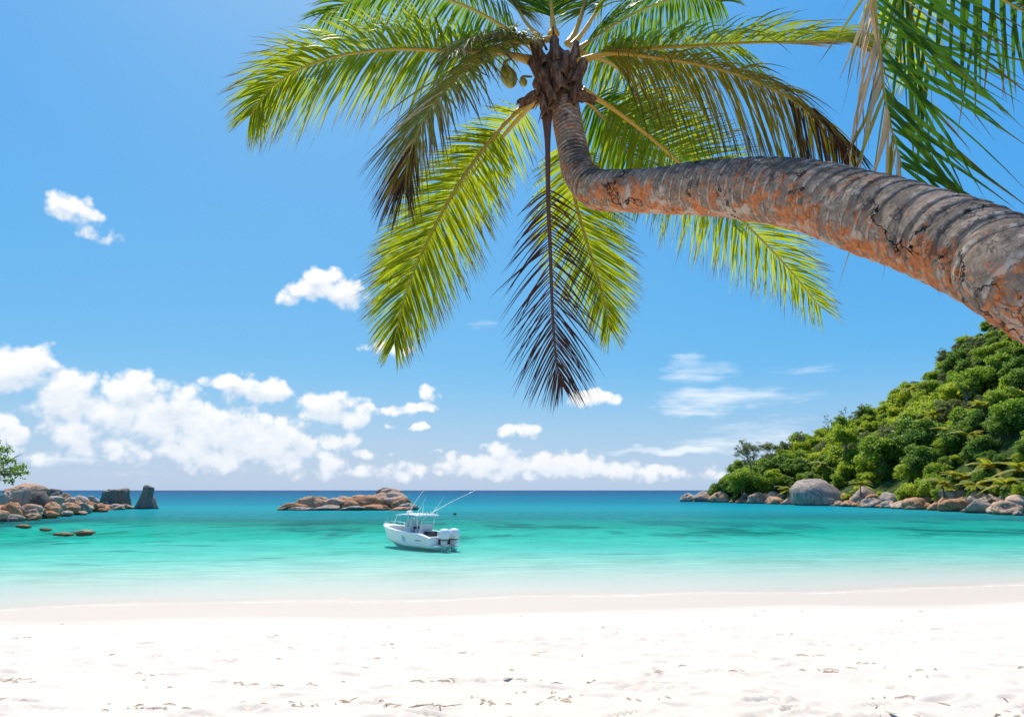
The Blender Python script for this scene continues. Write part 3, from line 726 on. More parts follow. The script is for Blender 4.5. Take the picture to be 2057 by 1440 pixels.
# right shore
RB = [(1654, 1013, 116, 52, 'g_grey', 178, 'dome', 'huge smooth grey dome boulder at the foot of the wooded hill'),
      (1752, 1008, 78, 32, 'g_grey', 166, 1, 'broad brownish boulder right of the grey dome boulder'),
      (1932, 1012, 46, 28, 'g_grey', 137, 'cube', 'smooth squared grey boulder on the shore below the small palms'),
      (1905, 1008, 40, 26, 'g_dark', 140, 4, 'dark boulder tucked behind the squared grey boulder'),
      (1818, 1000, 34, 24, 'g_dark', 160, 6, 'dark upright boulder at the edge of the trees between dome and squared boulder'),
      (1796, 1010, 44, 22, 'g_grey', 156, 9, 'jagged grey rock at the middle of the right shore below the trees'),
      (2005, 1018, 66, 26, 'g_pale', 124, 2, 'large pale boulder heaped near the right edge of the shore'),
      (1515, 1002, 48, 22, 'g_grey', 215, 8, 'sloping grey slab near the tip of the wooded headland'),
      (1560, 1006, 34, 20, 'g_pale', 203, 10, 'pale angular boulder left of the grey dome boulder')]
for px, py, w, h, tn, D, var, lab in RB:
    tag(boulder(px, py, w, h, tn, D, var, rz=0, depth=.9, sink=.95), lab, 'boulder', 'boulders along the wooded shore')
rgb_ = random.Random(21)
front, second = [], []
x = 1383
while x < 2062:
    D = sD(x) if x > 1430 else 236 + (1430 - x) * .1
    k = 150 / D * (1.45 if x < 1600 else 1.1)
    w = rgb_.choice([rgb_.uniform(18, 30), rgb_.uniform(26, 44), rgb_.uniform(40, 62)]) * k; front.append((x, w, w * rgb_.uniform(.38, .55), D - 1.5, rgb_.choice(['g_orange', 'g_orange', 'g_orange', 'g_pale', 'g_pale', 'g_grey'])))
    x += w * rgb_.uniform(.5, .72)
x = 1450
while x < 2065:
    D = sD(x) + 5
    w = rgb_.uniform(22, 44) * 150 / D; second.append((x, w, w * rgb_.uniform(.45, .7), D, rgb_.choice(['g_orange', 'g_orange', 'g_pale', 'g_grey', 'g_dark'])))
    x += w * rgb_.uniform(.6, .95)
TN = {'g_orange': 'orange', 'g_pale': 'pale pink', 'g_grey': 'grey', 'g_dark': 'dark grey'}
third = []
x = 1395
while x < 2062:
    D = (sD(x) if x > 1430 else 238) - 2.5
    w = rgb_.uniform(9, 20) * 150 / D; third.append((x, w, w * rgb_.uniform(.4, .6), D, rgb_.choice(['g_orange', 'g_orange', 'g_pale', 'g_grey', 'g_dark'])))
    x += w * rgb_.uniform(.9, 2.0)
for rows, word, dz in ((third, '(small) lapped by the sea', 0), (front, 'at the wooded waterline', 0), (second, 'in the upper row below the trees', 1.0)):
    for k, (x, w, h, D, tn) in enumerate(rows):
        _, pyb = proj((xat(x, D, dz), D, dz))
        tag(boulder(x, pyb + 1, w, h, tn, D, depth=.9), '%s granite boulder %s, %s from the headland tip' % (TN[tn], word, ORD[min(k, len(ORD) - 1)]), 'boulder', 'boulders along the wooded shore')
# ------------------------------------------------------------------ trees of the hillside
def leaf_cloud(rg, lumps, per, size, asp=1.0, shell=.35, flat=.8):
    """many leaf-sized quads spread through lumpy volumes"""
    C = np.array([l[:3] for l in lumps]); Rr = np.array([l[3] for l in lumps])
    cnt = np.maximum(20, (per * (Rr / Rr.mean()) ** 2)).astype(int)
    ii = np.repeat(np.arange(len(lumps)), cnt); n = len(ii)
    d = rg.normal(size=(n, 3)); d /= np.linalg.norm(d, axis=1)[:, None]
    d[:, 2] = np.where((d[:, 2] < -.2) & (rg.rand(n) < .6), -d[:, 2], d[:, 2])
    r = Rr[ii] * (shell + (1 - shell) * rg.rand(n) ** .6) * (1 + .22 * np.abs(rg.normal(size=n)))
    P = C[ii] + d * r[:, None] * [1, 1, flat]
    nrm = d * .4 + rg.normal(size=(n, 3)) * .75 + [0, 0, .45]; nrm /= np.linalg.norm(nrm, axis=1)[:, None]
    t1 = np.cross(nrm, rg.normal(size=(n, 3))); t1 /= np.linalg.norm(t1, axis=1)[:, None]; t2 = np.cross(nrm, t1)
    s = size * rg.uniform(.6, 1.4, n)
    a = t1 * (s * asp)[:, None]; b_ = t2 * s[:, None]
    fold = nrm * (s * .25)[:, None]
    V = np.stack([P - a, P - b_ * .55 + fold, P + a, P + b_ * .55 + fold], 1).reshape(-1, 3)
    Fq = np.arange(n * 4).reshape(n, 4)
    return V, Fq
def crown_mesh(seed, mat_, rx, rz, nl, per, size, base=.35, asp=1.0):
    rg = np.random.RandomState(seed); lumps = []
    for k in range(nl):
        a = rg.uniform(0, 6.283); rr = math.sqrt(rg.rand()) * .8; h = rg.rand()
        e = math.sqrt(max(.05, 1 - rr * rr))
        lumps.append((rx * rr * math.cos(a), rx * rr * math.sin(a), rz * (base + (h * .8 - .1) * e), rg.uniform(.18, .42) * rx))
    V, Fq = leaf_cloud(rg, lumps, per, size, asp)
    return mesh('crown', V, Fq, mat_, smooth=False)
def trunk_mesh(seed, h, rx, mat_='wood'):
    rg = random.Random(seed); mb = MB()
    top = Vector((rg.uniform(-.3, .3), rg.uniform(-.3, .3), h * .55))
    mb.tube([(0, 0, -1.0), (top.x * .3, top.y * .3, h * .25), top], [.22, .17, .12], 7)
    for k in range(5):
        a = k * 1.26 + rg.uniform(-.4, .4)
        e = Vector((math.cos(a) * rx * .65, math.sin(a) * rx * .65, h * rg.uniform(.6, .95)))
        mb.tube([top * .9, top.lerp(e, .5) + Vector((0, 0, -.2)), e], [.10, .06, .02], 5)
    return mb.mesh('trunk', mat_, True)
KINDS = {}
for kn, mt, rx, rz, nl, per, size in (('bright', 'f_bright', 2.9, 4.2, 26, 170, .20), ('mid', 'f_mid', 3.2, 4.6, 28, 170, .21), ('dark', 'f_dark', 3.4, 5.0, 28, 170, .22), ('grey', 'f_grey', 2.7, 4.2, 24, 170, .15), ('brown', 'f_brown', 2.0, 2.6, 9, 110, .24)):
    KINDS[kn] = [(crown_mesh(100 + 7 * q + len(kn), mt, rx, rz, nl, per, size), trunk_mesh(q, rz, rx)) for q in range(3)]
def put_tree(kn, loc, sc, label, group=None, cat='tree', name='broadleaf_tree', rg=random.Random(5), zs=1.0):
    e = empty(name, loc, rg.uniform(0, 6.28)); e.scale = (sc, sc, sc * zs)
    cm, tm = KINDS[kn][rg.randrange(3)]
    obj('crown', cm, e); obj('trunk', tm, e)
    return tag(e, label, cat, group)
rt = random.Random(33)
GL = {'bright': 'bright yellow-green bush', 'mid': 'mid green tree', 'dark': 'dark green tree', 'grey': 'grey-green scrub tree', 'brown': 'dry brown shrub'}
ZL = ['along the foot of the hill', 'on the lower hillside', 'on the middle hillside', 'on the upper hillside', 'along the ridge line']
nrow = 13; HT = []
ntree = 0
for r in range(nrow):
    v = .075 + (r / (nrow - 1)) ** .95 * .945
    step = .0235
    u = .004 + rt.uniform(0, step)
    while u < .84:
        uu = u + rt.uniform(-.4, .4) * step; vv = v + rt.uniform(-.025, .025)
        u += step * rt.uniform(.8, 1.2)
        p = hillpt(uu, vv); px, py = proj(p)
        if px > 2110 or px < 1440 : continue
        lowb = (px > 1880 and py > 925) or (1575 < px < 1800 and r < 2)
        if px < 1600 and r < 2: p = hillpt(uu, vv + .10)
        z = mnoise.noise((px * .007, py * .012, 1.7)) + rt.uniform(-.45, .45)
        hi = r / (nrow - 1)
        if hi < .25: kn = 'dark' if z < -.1 else ('mid' if z < .32 else 'bright')
        elif hi < .6: kn = 'dark' if z < -.22 else ('mid' if z < .12 else ('bright' if z < .55 else 'grey'))
        else: kn = 'grey' if z < -.28 else ('dark' if z < -.12 else ('mid' if z < .15 else 'bright'))
        if rt.random() < .025: kn = 'brown'
        sc = rt.choice([rt.uniform(.55, .9), rt.uniform(.8, 1.2), rt.uniform(1.1, 1.55)]) * (1.0 if hi < .5 else .85) * (.55 + .45 * min(1, uu * 6))
        if lowb: sc *= .55
        zi = min(4, int(hi * 4.99))
        HT.append((px, kn, zi, p - Vector((0, 0, .4)), sc)); ntree += 1
HT.sort(key=lambda q: q[0]); cnt = {}
for px, kn, zi, p, sc in HT:
    cnt[kn, zi] = cnt.get((kn, zi), 0) + 1
    put_tree(kn, p, sc, '%s %s, %s from the left' % (GL[kn], ZL[zi], ORD[cnt[kn, zi] - 1]), 'trees and bushes of the wooded hillside', rg=rt, zs=rt.uniform(.75, 1.1), cat='bush' if kn in ('bright', 'brown') else 'tree', name={'bright': 'hillside_bush', 'brown': 'dry_shrub'}.get(kn, 'hillside_tree'))
print('hill trees', ntree)
# single trees that stand out
def single(kn, px, pyb, D, sc, lab, zs=1.0, name='broadleaf_tree'):
    put_tree(kn, at(px, pyb, D), sc, lab, None, name=name, rg=rt, zs=zs)
single('mid', 1490, 985, 214, 1.35, 'spreading green tree overhanging the tip of the wooded headland', .95)
single('bright', 1556, 975, 204, 1.0, 'light green tree just right of the headland tip tree', 1.0)
single('dark', 1850, 925, 165, 2.0, 'large dark green tree at the middle of the wooded hillside', .9)
single('mid', 1775, 935, 172, 1.6, 'big leafy green tree left of the large dark hillside tree', .9)
single('bright', 1700, 900, 190, 1.5, 'tall pale green tree above the grey dome boulder', .9)
single('dark', 1700, 975, 192, 1.25, 'dark blue-green tree directly behind the dome boulder', .9)

# feathery and bare trees
def branch_tree(seed, H, spread, levels, r0, thin=.62):
    rg = random.Random(seed); mb = MB(); tips = []
    def grow(p, d, L, r, lv):
        q = p + d * L * .5 + Vector((rg.uniform(-1, 1), rg.uniform(-1, 1), rg.uniform(-.4, .6))) * L * .07
        e = p + d * L + Vector((rg.uniform(-1, 1), rg.uniform(-1, 1), rg.uniform(-.2, .8))) * L * .1
        mb.tube([p, q, e], [r, r * .8, r * thin], 5 if lv < 2 else 4, cap=False)
        tips.append((e, lv))
        if lv < levels:
            for k in range(rg.choice([3, 3, 4])):
                nd = (d + Vector((rg.uniform(-1, 1), rg.uniform(-1, 1), rg.uniform(-.25, .6))) * spread).normalized()
                grow(p.lerp(e, rg.uniform(.4, 1)), nd, L * rg.uniform(.55, .8), r * thin, lv + 1)
    grow(Vector((0, 0, -.5)), Vector((rg.uniform(-.25, .25), 0, 1)).normalized(), H * .34, r0, 0)
    return mb, tips
def feather_tree(px, pyb, D, H, lab, seed, bare=False, name='feathery_tree', per=26):
    e = empty(name, at(px, pyb, D)); mb, tips = branch_tree(seed, H, .75, 4, .16 if not bare else .13)
    mb.build('trunk', 'wood_pale' if bare else 'wood', e, True)
    rg = np.random.RandomState(seed); T = [q for q, lv in tips if lv >= 2]
    if bare: T = T[::9]
    if T:
        V, Fq = leaf_cloud(rg, [(q.x, q.y, q.z, .42 if bare else .62) for q in T], per, .11, 1.7, .1)
        obj('crown', mesh('crown', V, Fq, 'f_grey', smooth=False), e)
    return tag(e, lab, 'tree')
feather_tree(1512, 962, 212, 15.5, 'tall feathery grey-green tree rising above the headland tip', 3)
feather_tree(1556, 940, 222, 12, 'thin feathery tree right of the tall one at the headland tip', 8, per=16)
feather_tree(1612, 905, 236, 9.5, 'sparse twiggy tree on the ridge left of the bare-branched tree', 12, True, 'bare_tree')
feather_tree(1665, 880, 238, 10, 'bare-branched grey tree on the ridge of the hill', 17, True, 'bare_tree')
feather_tree(1700, 860, 240, 9, 'bare tree with long thin twigs farthest right of the bare ridge trees', 23, True, 'bare_tree')
feather_tree(1790, 832, 236, 7, 'small sparse grey tree on the skyline halfway up the hill', 29, per=14)

sp_mesh = []
for q in range(4):
    mb, tips = branch_tree(60 + q, 8.5, .7, 4, .13)
    T = [w for w, lv in tips if lv >= 2][::2]
    V, Fq = leaf_cloud(np.random.RandomState(60 + q), [(w.x, w.y, w.z, .5) for w in T], 14, .13, 1.5, .1)
    sp_mesh.append((mb.mesh('trunk', 'wood_pale', True), mesh('crown', V, Fq, 'f_grey' if q % 2 else 'f_mid', smooth=False)))
rsp = random.Random(77); spots = []
for k in range(20):
    p = hillpt(rsp.uniform(.06, .80), rsp.uniform(.15, .97)); spots.append((proj(p)[0], p))
spots.sort(key=lambda q: q[0])
for k, (px, p) in enumerate(spots):
    e = empty('sparse_tree', p + Vector((0, 0, .5)), rsp.uniform(0, 6.28)); c = rsp.uniform(.95, 1.35); e.scale = (c, c, c)
    a, b_ = sp_mesh[k % 4]; obj('trunk', a, e); obj('crown', b_, e)
    tag(e, 'pale-limbed sparse tree poking out of the hillside wood, %s from the left' % ORD[k], 'tree', 'sparse trees of the wooded hillside')

# tree at the left edge
def left_tree():
    D = 88; base = at(-75, 1030, D); e = empty('shore_tree', base)
    rg = np.random.RandomState(5); mb = MB()
    lumps = []
    spec = [(8, 905, 1.0), (-4, 925, 1.3), (16, 930, .9), (30, 945, 1.0), (44, 938, .75), (38, 953, .8), (14, 955, 1.0), (-15, 950, 1.5), (-30, 915, 1.8), (20, 968, .6), (54, 951, .4), (-5, 889, .5), (-60, 930, 2.2), (-90, 900, 2.4), (-100, 950, 2.2), (-50, 890, 1.6)]
    for px, py, r in spec:
        q = at(px, py, D + rg.uniform(-1.5, 1.5)) - base; lumps.append((q.x, q.y, q.z, r))
    V, Fq = leaf_cloud(rg, lumps, 170, .17, 1.25, .1, .7)
    obj('crown', mesh('crown', V, Fq, 'f_dark', smooth=False), e)
    top = at(-70, 960, D) - base
    mb.tube([(0, 0, -1), top * .5 + Vector((.2, 0, 0)), top], [.35, .28, .2], 8)
    for L in lumps:
        q = Vector(L[:3]); mb.tube([top, top.lerp(q, .5) + Vector((0, 0, .3)), q], [.14, .08, .02], 5)
    for a, b_ in (((10, 930), (50, 908)), ((20, 925), (44, 913)), ((15, 915), (12, 880))):
        mb.tube([at(a[0], a[1], D) - base, at((a[0] + b_[0]) / 2, (a[1] + b_[1]) / 2 - 1, D) - base, at(b_[0], b_[1], D) - base], [.05, .03, .012], 4)
    mb.build('trunk', 'wood', e, True)
    tag(e, 'dark leafy branch of a shore tree reaching in at the left edge', 'tree')
left_tree()

# ------------------------------------------------------------------ palm fronds
def ribbon(base, d, wdir, L, w, g, droop, segs=5, fold=.25, curl=0.0, r=.5):
    """one leaflet: tapered, folded ribbon that bends under its own weight"""
    V, U = [], []
    wd0 = wdir
    for i in range(segs + 1):
        s = i / segs
        c = base + d * (L * s) + g * (droop * L * s * s) + wd0 * (curl * L * s * s)
        tg = (d + g * (2 * droop * s) + wd0 * (2 * curl * s)).normalized()
        wv = (wd0 - tg * wd0.dot(tg)).normalized(); nn = tg.cross(wv)
        ww = w * (min(1, .55 + 2.2 * s)) * max(.03, (1 - s ** 2.2)) * .5
        V += [c - wv * ww + nn * (ww * fold), c, c + wv * ww + nn * (ww * fold)]; U += [(s, r)] * 3
    F = []
    for i in range(segs):
        a = i * 3
        F += [(a, a + 1, a + 4, a + 3), (a + 1, a + 2, a + 5, a + 4)]
    return V, F, U
LEAFLETS = []      # (projected size, frond object, material, V, F, U)
def frond(root, pts, n=80, Lmax=.75, hint=(0, 0, 1), droop=.35, mats='leaf', lift=.15, t0=.2, r0=.035, width=.032, sweep=(70, 28), seed=0, label=None, tipL=.35, rmat='rachis', sidefn=None, jitter=.1, ext=None, name='frond'):
    rg = random.Random(seed * 17 + 3)
    P = catmull([at(*p) if not isinstance(p, Vector) else p for p in pts], 48)
    org = root.matrix_world.translation if False else root.location
    ra = [r0 * (1 + .9 * max(0, 1 - i / 7) ** 1.5) * (1 - .86 * (i / 47) ** .8) for i in range(48)]
    mb = MB(); mb.tube([p - org for p in P], ra, 7, flat=.7)
    fo = mb.build(name, rmat, root, True)
    if label: fo['label'] = label
    h0 = Vector(hint).normalized(); G = Vector((0, 0, -1))
    for i in range(n):
        for sd in (-1, 1):
            t = t0 + (1 - t0) * ((i + rg.uniform(-.3, .3) + (.25 if sd > 0 else 0)) / (n - 1)); t = min(max(t, t0), .995)
            f = t * 47; j = min(int(f), 46); c = P[j].lerp(P[j + 1], f - j); T = (P[min(j + 2, 47)] - P[max(j - 1, 0)]).normalized()
            Nn = (h0 - T * h0.dot(T)).normalized(); S = T.cross(Nn)
            k = (t - t0) / (1 - t0)
            prof = (.55 + .45 * min(1, k / .22)) * (1 - (1 - tipL) * max(0, (k - .45) / .55) ** 1.3)
            par = dict(L=Lmax * prof * rg.uniform(.88, 1.08), sw=math.radians(sweep[0] + (sweep[1] - sweep[0]) * k ** 1.2 + rg.gauss(0, 4)), lift=lift + rg.gauss(0, jitter), droop=droop * rg.uniform(.7, 1.35), mat=mats, skip=False, w=width * (1 - .35 * k), curl=rg.uniform(-.08, .08))
            if sidefn: sidefn(sd, k, par, rg)
            if par['skip']: continue
            dvec = (S * sd * math.sin(par['sw']) + T * math.cos(par['sw']) + Nn * par['lift']).normalized()
            wd = (T + Nn * rg.uniform(-.5, .5)); wd = (wd - dvec * wd.dot(dvec)).normalized()
            V, F, U = ribbon(c - org, dvec, wd, par['L'], par['w'], G, par['droop'], 6, .3, par['curl'], rg.random())
            a, b_ = proj(V[1] + org), proj(V[-2] + org)
            LEAFLETS.append((math.hypot(a[0] - b_[0], a[1] - b_[1]) * par['w'] if -50 < a[0] < 2100 and a[1] > -40 else 0, fo, par['mat'], V, F, U))
    return fo
def finish_leaflets(roots, keep):
    mine = [q for q in LEAFLETS if q[1].parent in roots]
    big = set(id(q) for q in sorted(mine, key=lambda q: -q[0])[:keep])
    rest = {}
    for q in mine:
        if id(q) in big: obj('leaflet', mesh('leaflet', q[3], q[4], q[2], q[5]), q[1])
        else: rest.setdefault((q[1].name, q[2]), MB()).add(q[3], q[4], q[5])
    for (fn, mt), mb in rest.items():
        o = mb.build('leaflets', mt, bpy.data.objects[fn], True); o['kind'] = 'stuff'

# ------------------------------------------------------------------ the leaning palm
root_base = Vector((4.3, 1.5, 2.1))
palm = empty('coconut_palm', root_base); tag(palm, 'coconut palm with long curved leaning trunk overhanging the beach', 'palm tree')
TP = [(1117, 120, 6.02, .150), (1124, 165, 6.02, .150), (1136, 225, 6.0, .142), (1150, 295, 5.94, .142), (1163, 345, 5.82, .155), (1194, 378, 5.6, .178), (1240, 383, 5.38, .180), (1310, 383, 5.1, .183),
      (1400, 380, 4.75, .197), (1500, 380, 4.4, .212), (1620, 395, 3.97, .222), (1750, 432, 3.55, .232), (1880, 474, 3.18, .226), (2000, 527, 2.88, .220), (2110, 590, 2.66, .222)]
tp = [at(a, b_, c) for a, b_, c, r in TP] + [Vector((2.9, 2.2, 3.95)), Vector((3.7, 1.8, 3.0)), Vector((4.3, 1.5, 1.6))]
tr = [q[3] for q in TP] + [.26, .30, .42]
NL = 1100
tpc = catmull(tp, NL); trc = np.interp(np.linspace(0, 1, NL), np.linspace(0, 1, len(tr)), tr)
def trunk():
    nA = 48; V = []; U = []; phase = 0.0
    a = None; rgk = random.Random(2)
    for i, p in enumerate(tpc):
        T = (tpc[min(i + 1, NL - 1)] - tpc[max(i - 1, 0)]).normalized()
        if a is None: a = T.cross(Vector((0, 1, 0))).normalized()
        a = (a - T * a.dot(T)).normalized(); b_ = T.cross(a)
        if i:
            ds = (p - tpc[i - 1]).length; q = i / NL
            spc = .04 + .065 * min(1, max(0, (q - .12) / .42)); spc *= 1 + .35 * mnoise.noise((phase * .31, 4, 0))
            phase += ds / spc
        for j in range(nA):
            an = 2 * math.pi * j / nA; dr = a * math.cos(an) + b_ * math.sin(an)
            ph = phase + .22 * math.sin(an + phase * .07) + .3 * mnoise.noise(p * 2.5 + dr * .5) + .12 * mnoise.noise(p * 9 + dr * .6)
            f = ph % 1.0
            saw = (f ** 2.2) if f < .93 else (1 - f) / .07
            amp = .030 + .012 * mnoise.noise(p * 4)
            lum = .05 * mnoise.noise(p * 1.7 + dr * .35) + .025 * mnoise.noise(p * 6 + dr)
            V.append(p + dr * trc[i] * (1 - amp * .6 + amp * 1.5 * saw + lum) - root_base); U.append((ph, j / nA))
    idx = np.arange(NL * nA).reshape(NL, nA); nx_ = np.roll(idx, -1, 1)
    Fq = np.stack([idx[:-1], nx_[:-1], nx_[1:], idx[1:]], -1).reshape(-1, 4)
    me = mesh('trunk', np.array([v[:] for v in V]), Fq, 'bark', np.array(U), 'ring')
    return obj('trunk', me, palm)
trunk()
# crown heart: leaf sheaths and fibre
CR = at(1118, 120, 6.0)
def sheath(px0, py0, px1, py1, Y, w, seed):
    rg = random.Random(seed); A, B = at(px0, py0, Y) , at(px1, py1, Y - .03)
    d = B - A; side = d.cross(Vector((0, 1, 0))).normalized(); V = []; F = []
    n, k = 7, 9
    for i in range(n):
        s = i / (n - 1)
        for j in range(k):
            q = j / (k - 1) * 2 - 1; ww = w * (1 - .45 * s) * (1 + .15 * math.sin(s * 7 + seed))
            bulge = Vector((0, -1, .2)) * (.09 * (1 - q * q) * (1 - .3 * s))
            V.append(A + d * s + side * (q * ww) + bulge + Vector((rg.uniform(-1, 1), rg.uniform(-1, 1), rg.uniform(-1, 1))) * .008 - root_base)
    for i in range(n - 1):
        for j in range(k - 1): F.append((i * k + j, i * k + j + 1, (i + 1) * k + j + 1, (i + 1) * k + j))
    me = mesh('leaf_sheath', V, F, 'fibre'); o = obj('leaf_sheath', me, palm)
    sm = o.modifiers.new('s', 'SOLIDIFY'); sm.thickness = .012
for i, q in enumerate([(1098, 172, 1068, 124, 5.88, .06), (1128, 190, 1112, 135, 5.82, .075), (1152, 178, 1172, 128, 5.88, .065), (1112, 214, 1096, 168, 5.84, .05), (1146, 150, 1156, 92, 5.9, .06), (1094, 140, 1070, 90, 5.9, .06), (1120, 135, 1112, 82, 5.9, .07), (1160, 198, 1196, 206, 5.9, .032), (1082, 192, 1040, 214, 5.9, .034), (1096, 240, 1088, 196, 5.88, .03), (1146, 212, 1160, 172, 5.88, .04), (1128, 160, 1138, 112, 5.84, .05)]):
    sheath(*q, seed=i)
mb = MB(); rg = random.Random(9)
mbn = MB()
for k in range(26):
    a = rg.uniform(0, 6.28); c = CR + Vector((math.cos(a) * .12, math.sin(a) * .12 - .02, rg.uniform(-.5, .2))); e = c + Vector((math.cos(a) * rg.uniform(.05, .2), math.sin(a) * .15, rg.uniform(-.3, .15)))
    mbn.tube([c - root_base, (c + e) / 2 - root_base + Vector((0, -.02, .04)), e - root_base], [.014, .01, .003], 5)
rr = []
for i in range(13):
    s_ = i / 12; c = at(1122 - 4 * s_, 222 - 120 * s_, 6.02) - root_base; r = .13 + .085 * math.sin(min(1, s_ * 1.25) * 2.6) - .11 * max(0, s_ - .75) / .25
    rr.append([c + Vector((math.cos(j * .2618) * r, math.sin(j * .2618) * r, 0)) * (1 + .34 * mnoise.noise((i * .45, j * .55, 2)) + .16 * mnoise.noise((i * 1.1, j * 1.3, 5))) for j in range(24)])
mbn.loft(rr); mbn.build('crown_heart', 'fibre', palm, True)
# coconuts
def coconut(px, py, Y, L, R, tilt, lab):
    bm = bmesh.new(); bmesh.ops.create_uvsphere(bm, u_segments=18, v_segments=12, radius=1)
    for v in bm.verts:
        k = 1 - .22 * max(0, v.co.z) - .1 * max(0, -v.co.z); an = math.atan2(v.co.y, v.co.x)
        v.co = Vector((v.co.x * R * k * (1 + .05 * math.cos(3 * an)), v.co.y * R * k * (1 + .05 * math.cos(3 * an)), v.co.z * L))
    me = bpy.data.meshes.new('coconut'); bm.to_mesh(me); bm.free(); me.materials.append(M['coco']); me.polygons.foreach_set('use_smooth', [True] * len(me.polygons))
    o = obj('coconut', me, palm, at(px, py, Y) - root_base); o.rotation_euler = (0, tilt, 0); o['label'] = lab
    s = MB(); s.tube([(0, 0, L * .9), (.02, .02, L * 1.4), (.12, .1, L * 1.9)], [.02, .014, .012], 6); s.build('stalk', 'rachis', o, True)
coconut(1021, 154, 5.85, .125, .082, -.35, 'green-yellow coconut hanging left of the crown')
coconut(1051, 165, 5.98, .05, .04, -.3, 'small unripe coconut beside the ripe one')

def f8_side(sd, k, p, rg):
    if sd < 0:
        if k > .45: p.update(mat='leaf_dry', sw=math.radians(14), L=p['L'] * .75, lift=.12, droop=.05, w=p['w'] * 1.1)
    else:
        p['droop'] *= 1.2
def f9_side(sd, k, p, rg):
    if k > .62: p['mat'] = 'leaf_dead' if rg.random() < .6 else 'leaf_olive'; p['L'] *= .75; p['droop'] *= 1.3
    if sd < 0: p['droop'] *= 1.5
def f1_side(sd, k, p, rg):
    pass
def f2_side(sd, k, p, rg):
    if k > .72: p['mat'] = 'leaf_olive' if rg.random() < .6 else 'leaf_dead'
    if rg.random() < .06: p['mat'] = 'leaf_dry'
def f6_side(sd, k, p, rg):
    pass
FR = frond
FR(palm, [(1068, 122, 6.0), (1000, 106, 5.9), (900, 103, 5.75), (800, 99, 5.62), (690, 111, 5.5), (610, 136, 5.42), (545, 176, 5.4), (503, 232, 5.42)], 213, 0.84, (0, .1, 1), .42, 'leaf', .10, .17, .036, 0.0258, (76, 30), 1, 'broad sunlit green frond reaching far left', sidefn=f1_side, tipL=.24)
FR(palm, [(1085, 95, 5.95), (1030, 85, 5.75), (970, 108, 5.5), (905, 170, 5.25), (855, 235, 5.1), (824, 310, 5.05), (812, 385, 5.05)], 172, 0.78, (-.2, -.35, 1), .38, 'leaf_grey', .05, .10, .03, 0.0258, (62, 24), 2, 'silvery drooping frond with browned tip left of the crown', sidefn=f2_side)
FR(palm, [(1082, 190, 5.96), (1030, 233, 5.88), (975, 295, 5.8), (915, 380, 5.7), (868, 465, 5.66), (832, 542, 5.64), (806, 622, 5.66), (792, 690, 5.7)], 206, 0.65, (.15, 1, .35), .14, 'leaf', .08, .22, .036, 0.0232, (66, 22), 3, 'long yellow-green frond hanging down to the lower left')
FR(palm, [(1098, 225, 5.9), (1100, 300, 5.86), (1101, 400, 5.84), (1105, 500, 5.84), (1109, 610, 5.86), (1113, 680, 5.9), (1119, 735, 5.93), (1130, 775, 5.95)], 84, 0.62, (.25, 1, .1), .26, 'leaf_dead', .0, .26, .032, 0.017, (58, 20), 4, 'dead dark brown frond hanging straight down', tipL=.24, rmat='rachis_dead')
FR(palm, [(1135, 200, 6.15), (1140, 290, 6.4), (1155, 400, 6.55), (1180, 490, 6.65), (1206, 575, 6.72), (1226, 662, 6.8)], 155, 0.69, (-.1, 1, .3), .12, 'leaf', .06, .2, .034, 0.0249, (68, 20), 5, 'green frond hanging below the trunk right of the dead one')
FR(palm, [(1168, 185, 6.05), (1210, 205, 6.15), (1280, 255, 6.3), (1350, 314, 6.45), (1430, 388, 6.62), (1510, 462, 6.8), (1580, 535, 6.95), (1648, 618, 7.1)], 180, 0.85, (.45, .75, .6), .16, 'leaf', .06, .18, .038, 0.0258, (70, 26), 6, 'long frond passing behind the trunk to the lower right', sidefn=f6_side)
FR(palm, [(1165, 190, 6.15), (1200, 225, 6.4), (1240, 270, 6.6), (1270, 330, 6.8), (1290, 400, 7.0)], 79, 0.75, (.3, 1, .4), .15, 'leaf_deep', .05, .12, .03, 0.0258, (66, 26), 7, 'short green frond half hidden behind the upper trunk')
FR(palm, [(1150, 135, 5.95), (1200, 112, 5.85), (1280, 99, 5.7), (1400, 92, 5.5), (1500, 86, 5.35), (1600, 84, 5.22), (1690, 82, 5.1), (1725, 92, 5.08)], 188, 0.78, (0, -.15, 1), .40, 'leaf', .14, .16, .04, 0.0258, (72, 36), 8, 'right-hand frond with pale dried leaflets folded along its top', sidefn=f8_side)
FR(palm, [(1155, 128, 5.9), (1225, 108, 5.7), (1330, 118, 5.45), (1440, 138, 5.25), (1530, 168, 5.1), (1600, 207, 5.0), (1665, 258, 4.95), (1716, 304, 4.95)], 180, 0.71, (.1, .2, 1), .62, 'leaf_olive', -.15, .14, .034, 0.0215, (60, 26), 9, 'drooping olive and brown frond to the right of the crown', sidefn=f9_side)
FR(palm, [(1145, 90, 6.1), (1165, 40, 6.2), (1190, -40, 6.35), (1230, -160, 6.5), (1300, -260, 6.7)], 165, 0.83, (-.5, -.6, .3), .3, 'leaf', .1, .3, .036, 0.0258, (70, 28), 10, 'upright frond leaving the top of the picture')
FR(palm, [(1150, 95, 6.05), (1185, 45, 6.0), (1225, -20, 5.95), (1290, -110, 5.9), (1380, -180, 5.9)], 165, 0.83, (-.5, -.3, .6), .35, 'leaf', .1, .3, .034, 0.0258, (70, 28), 11, 'second upright frond leaning right out of the picture')
FR(palm, [(1155, 105, 6.2), (1210, 65, 6.5), (1290, 20, 6.8), (1370, -5, 7.1), (1450, 5, 7.4)], 184, 0.94, (-.1, .2, 1), .45, 'leaf_deep', .08, .1, .034, 0.0275, (72, 30), 12, 'shaded green frond behind the crown on the upper right')
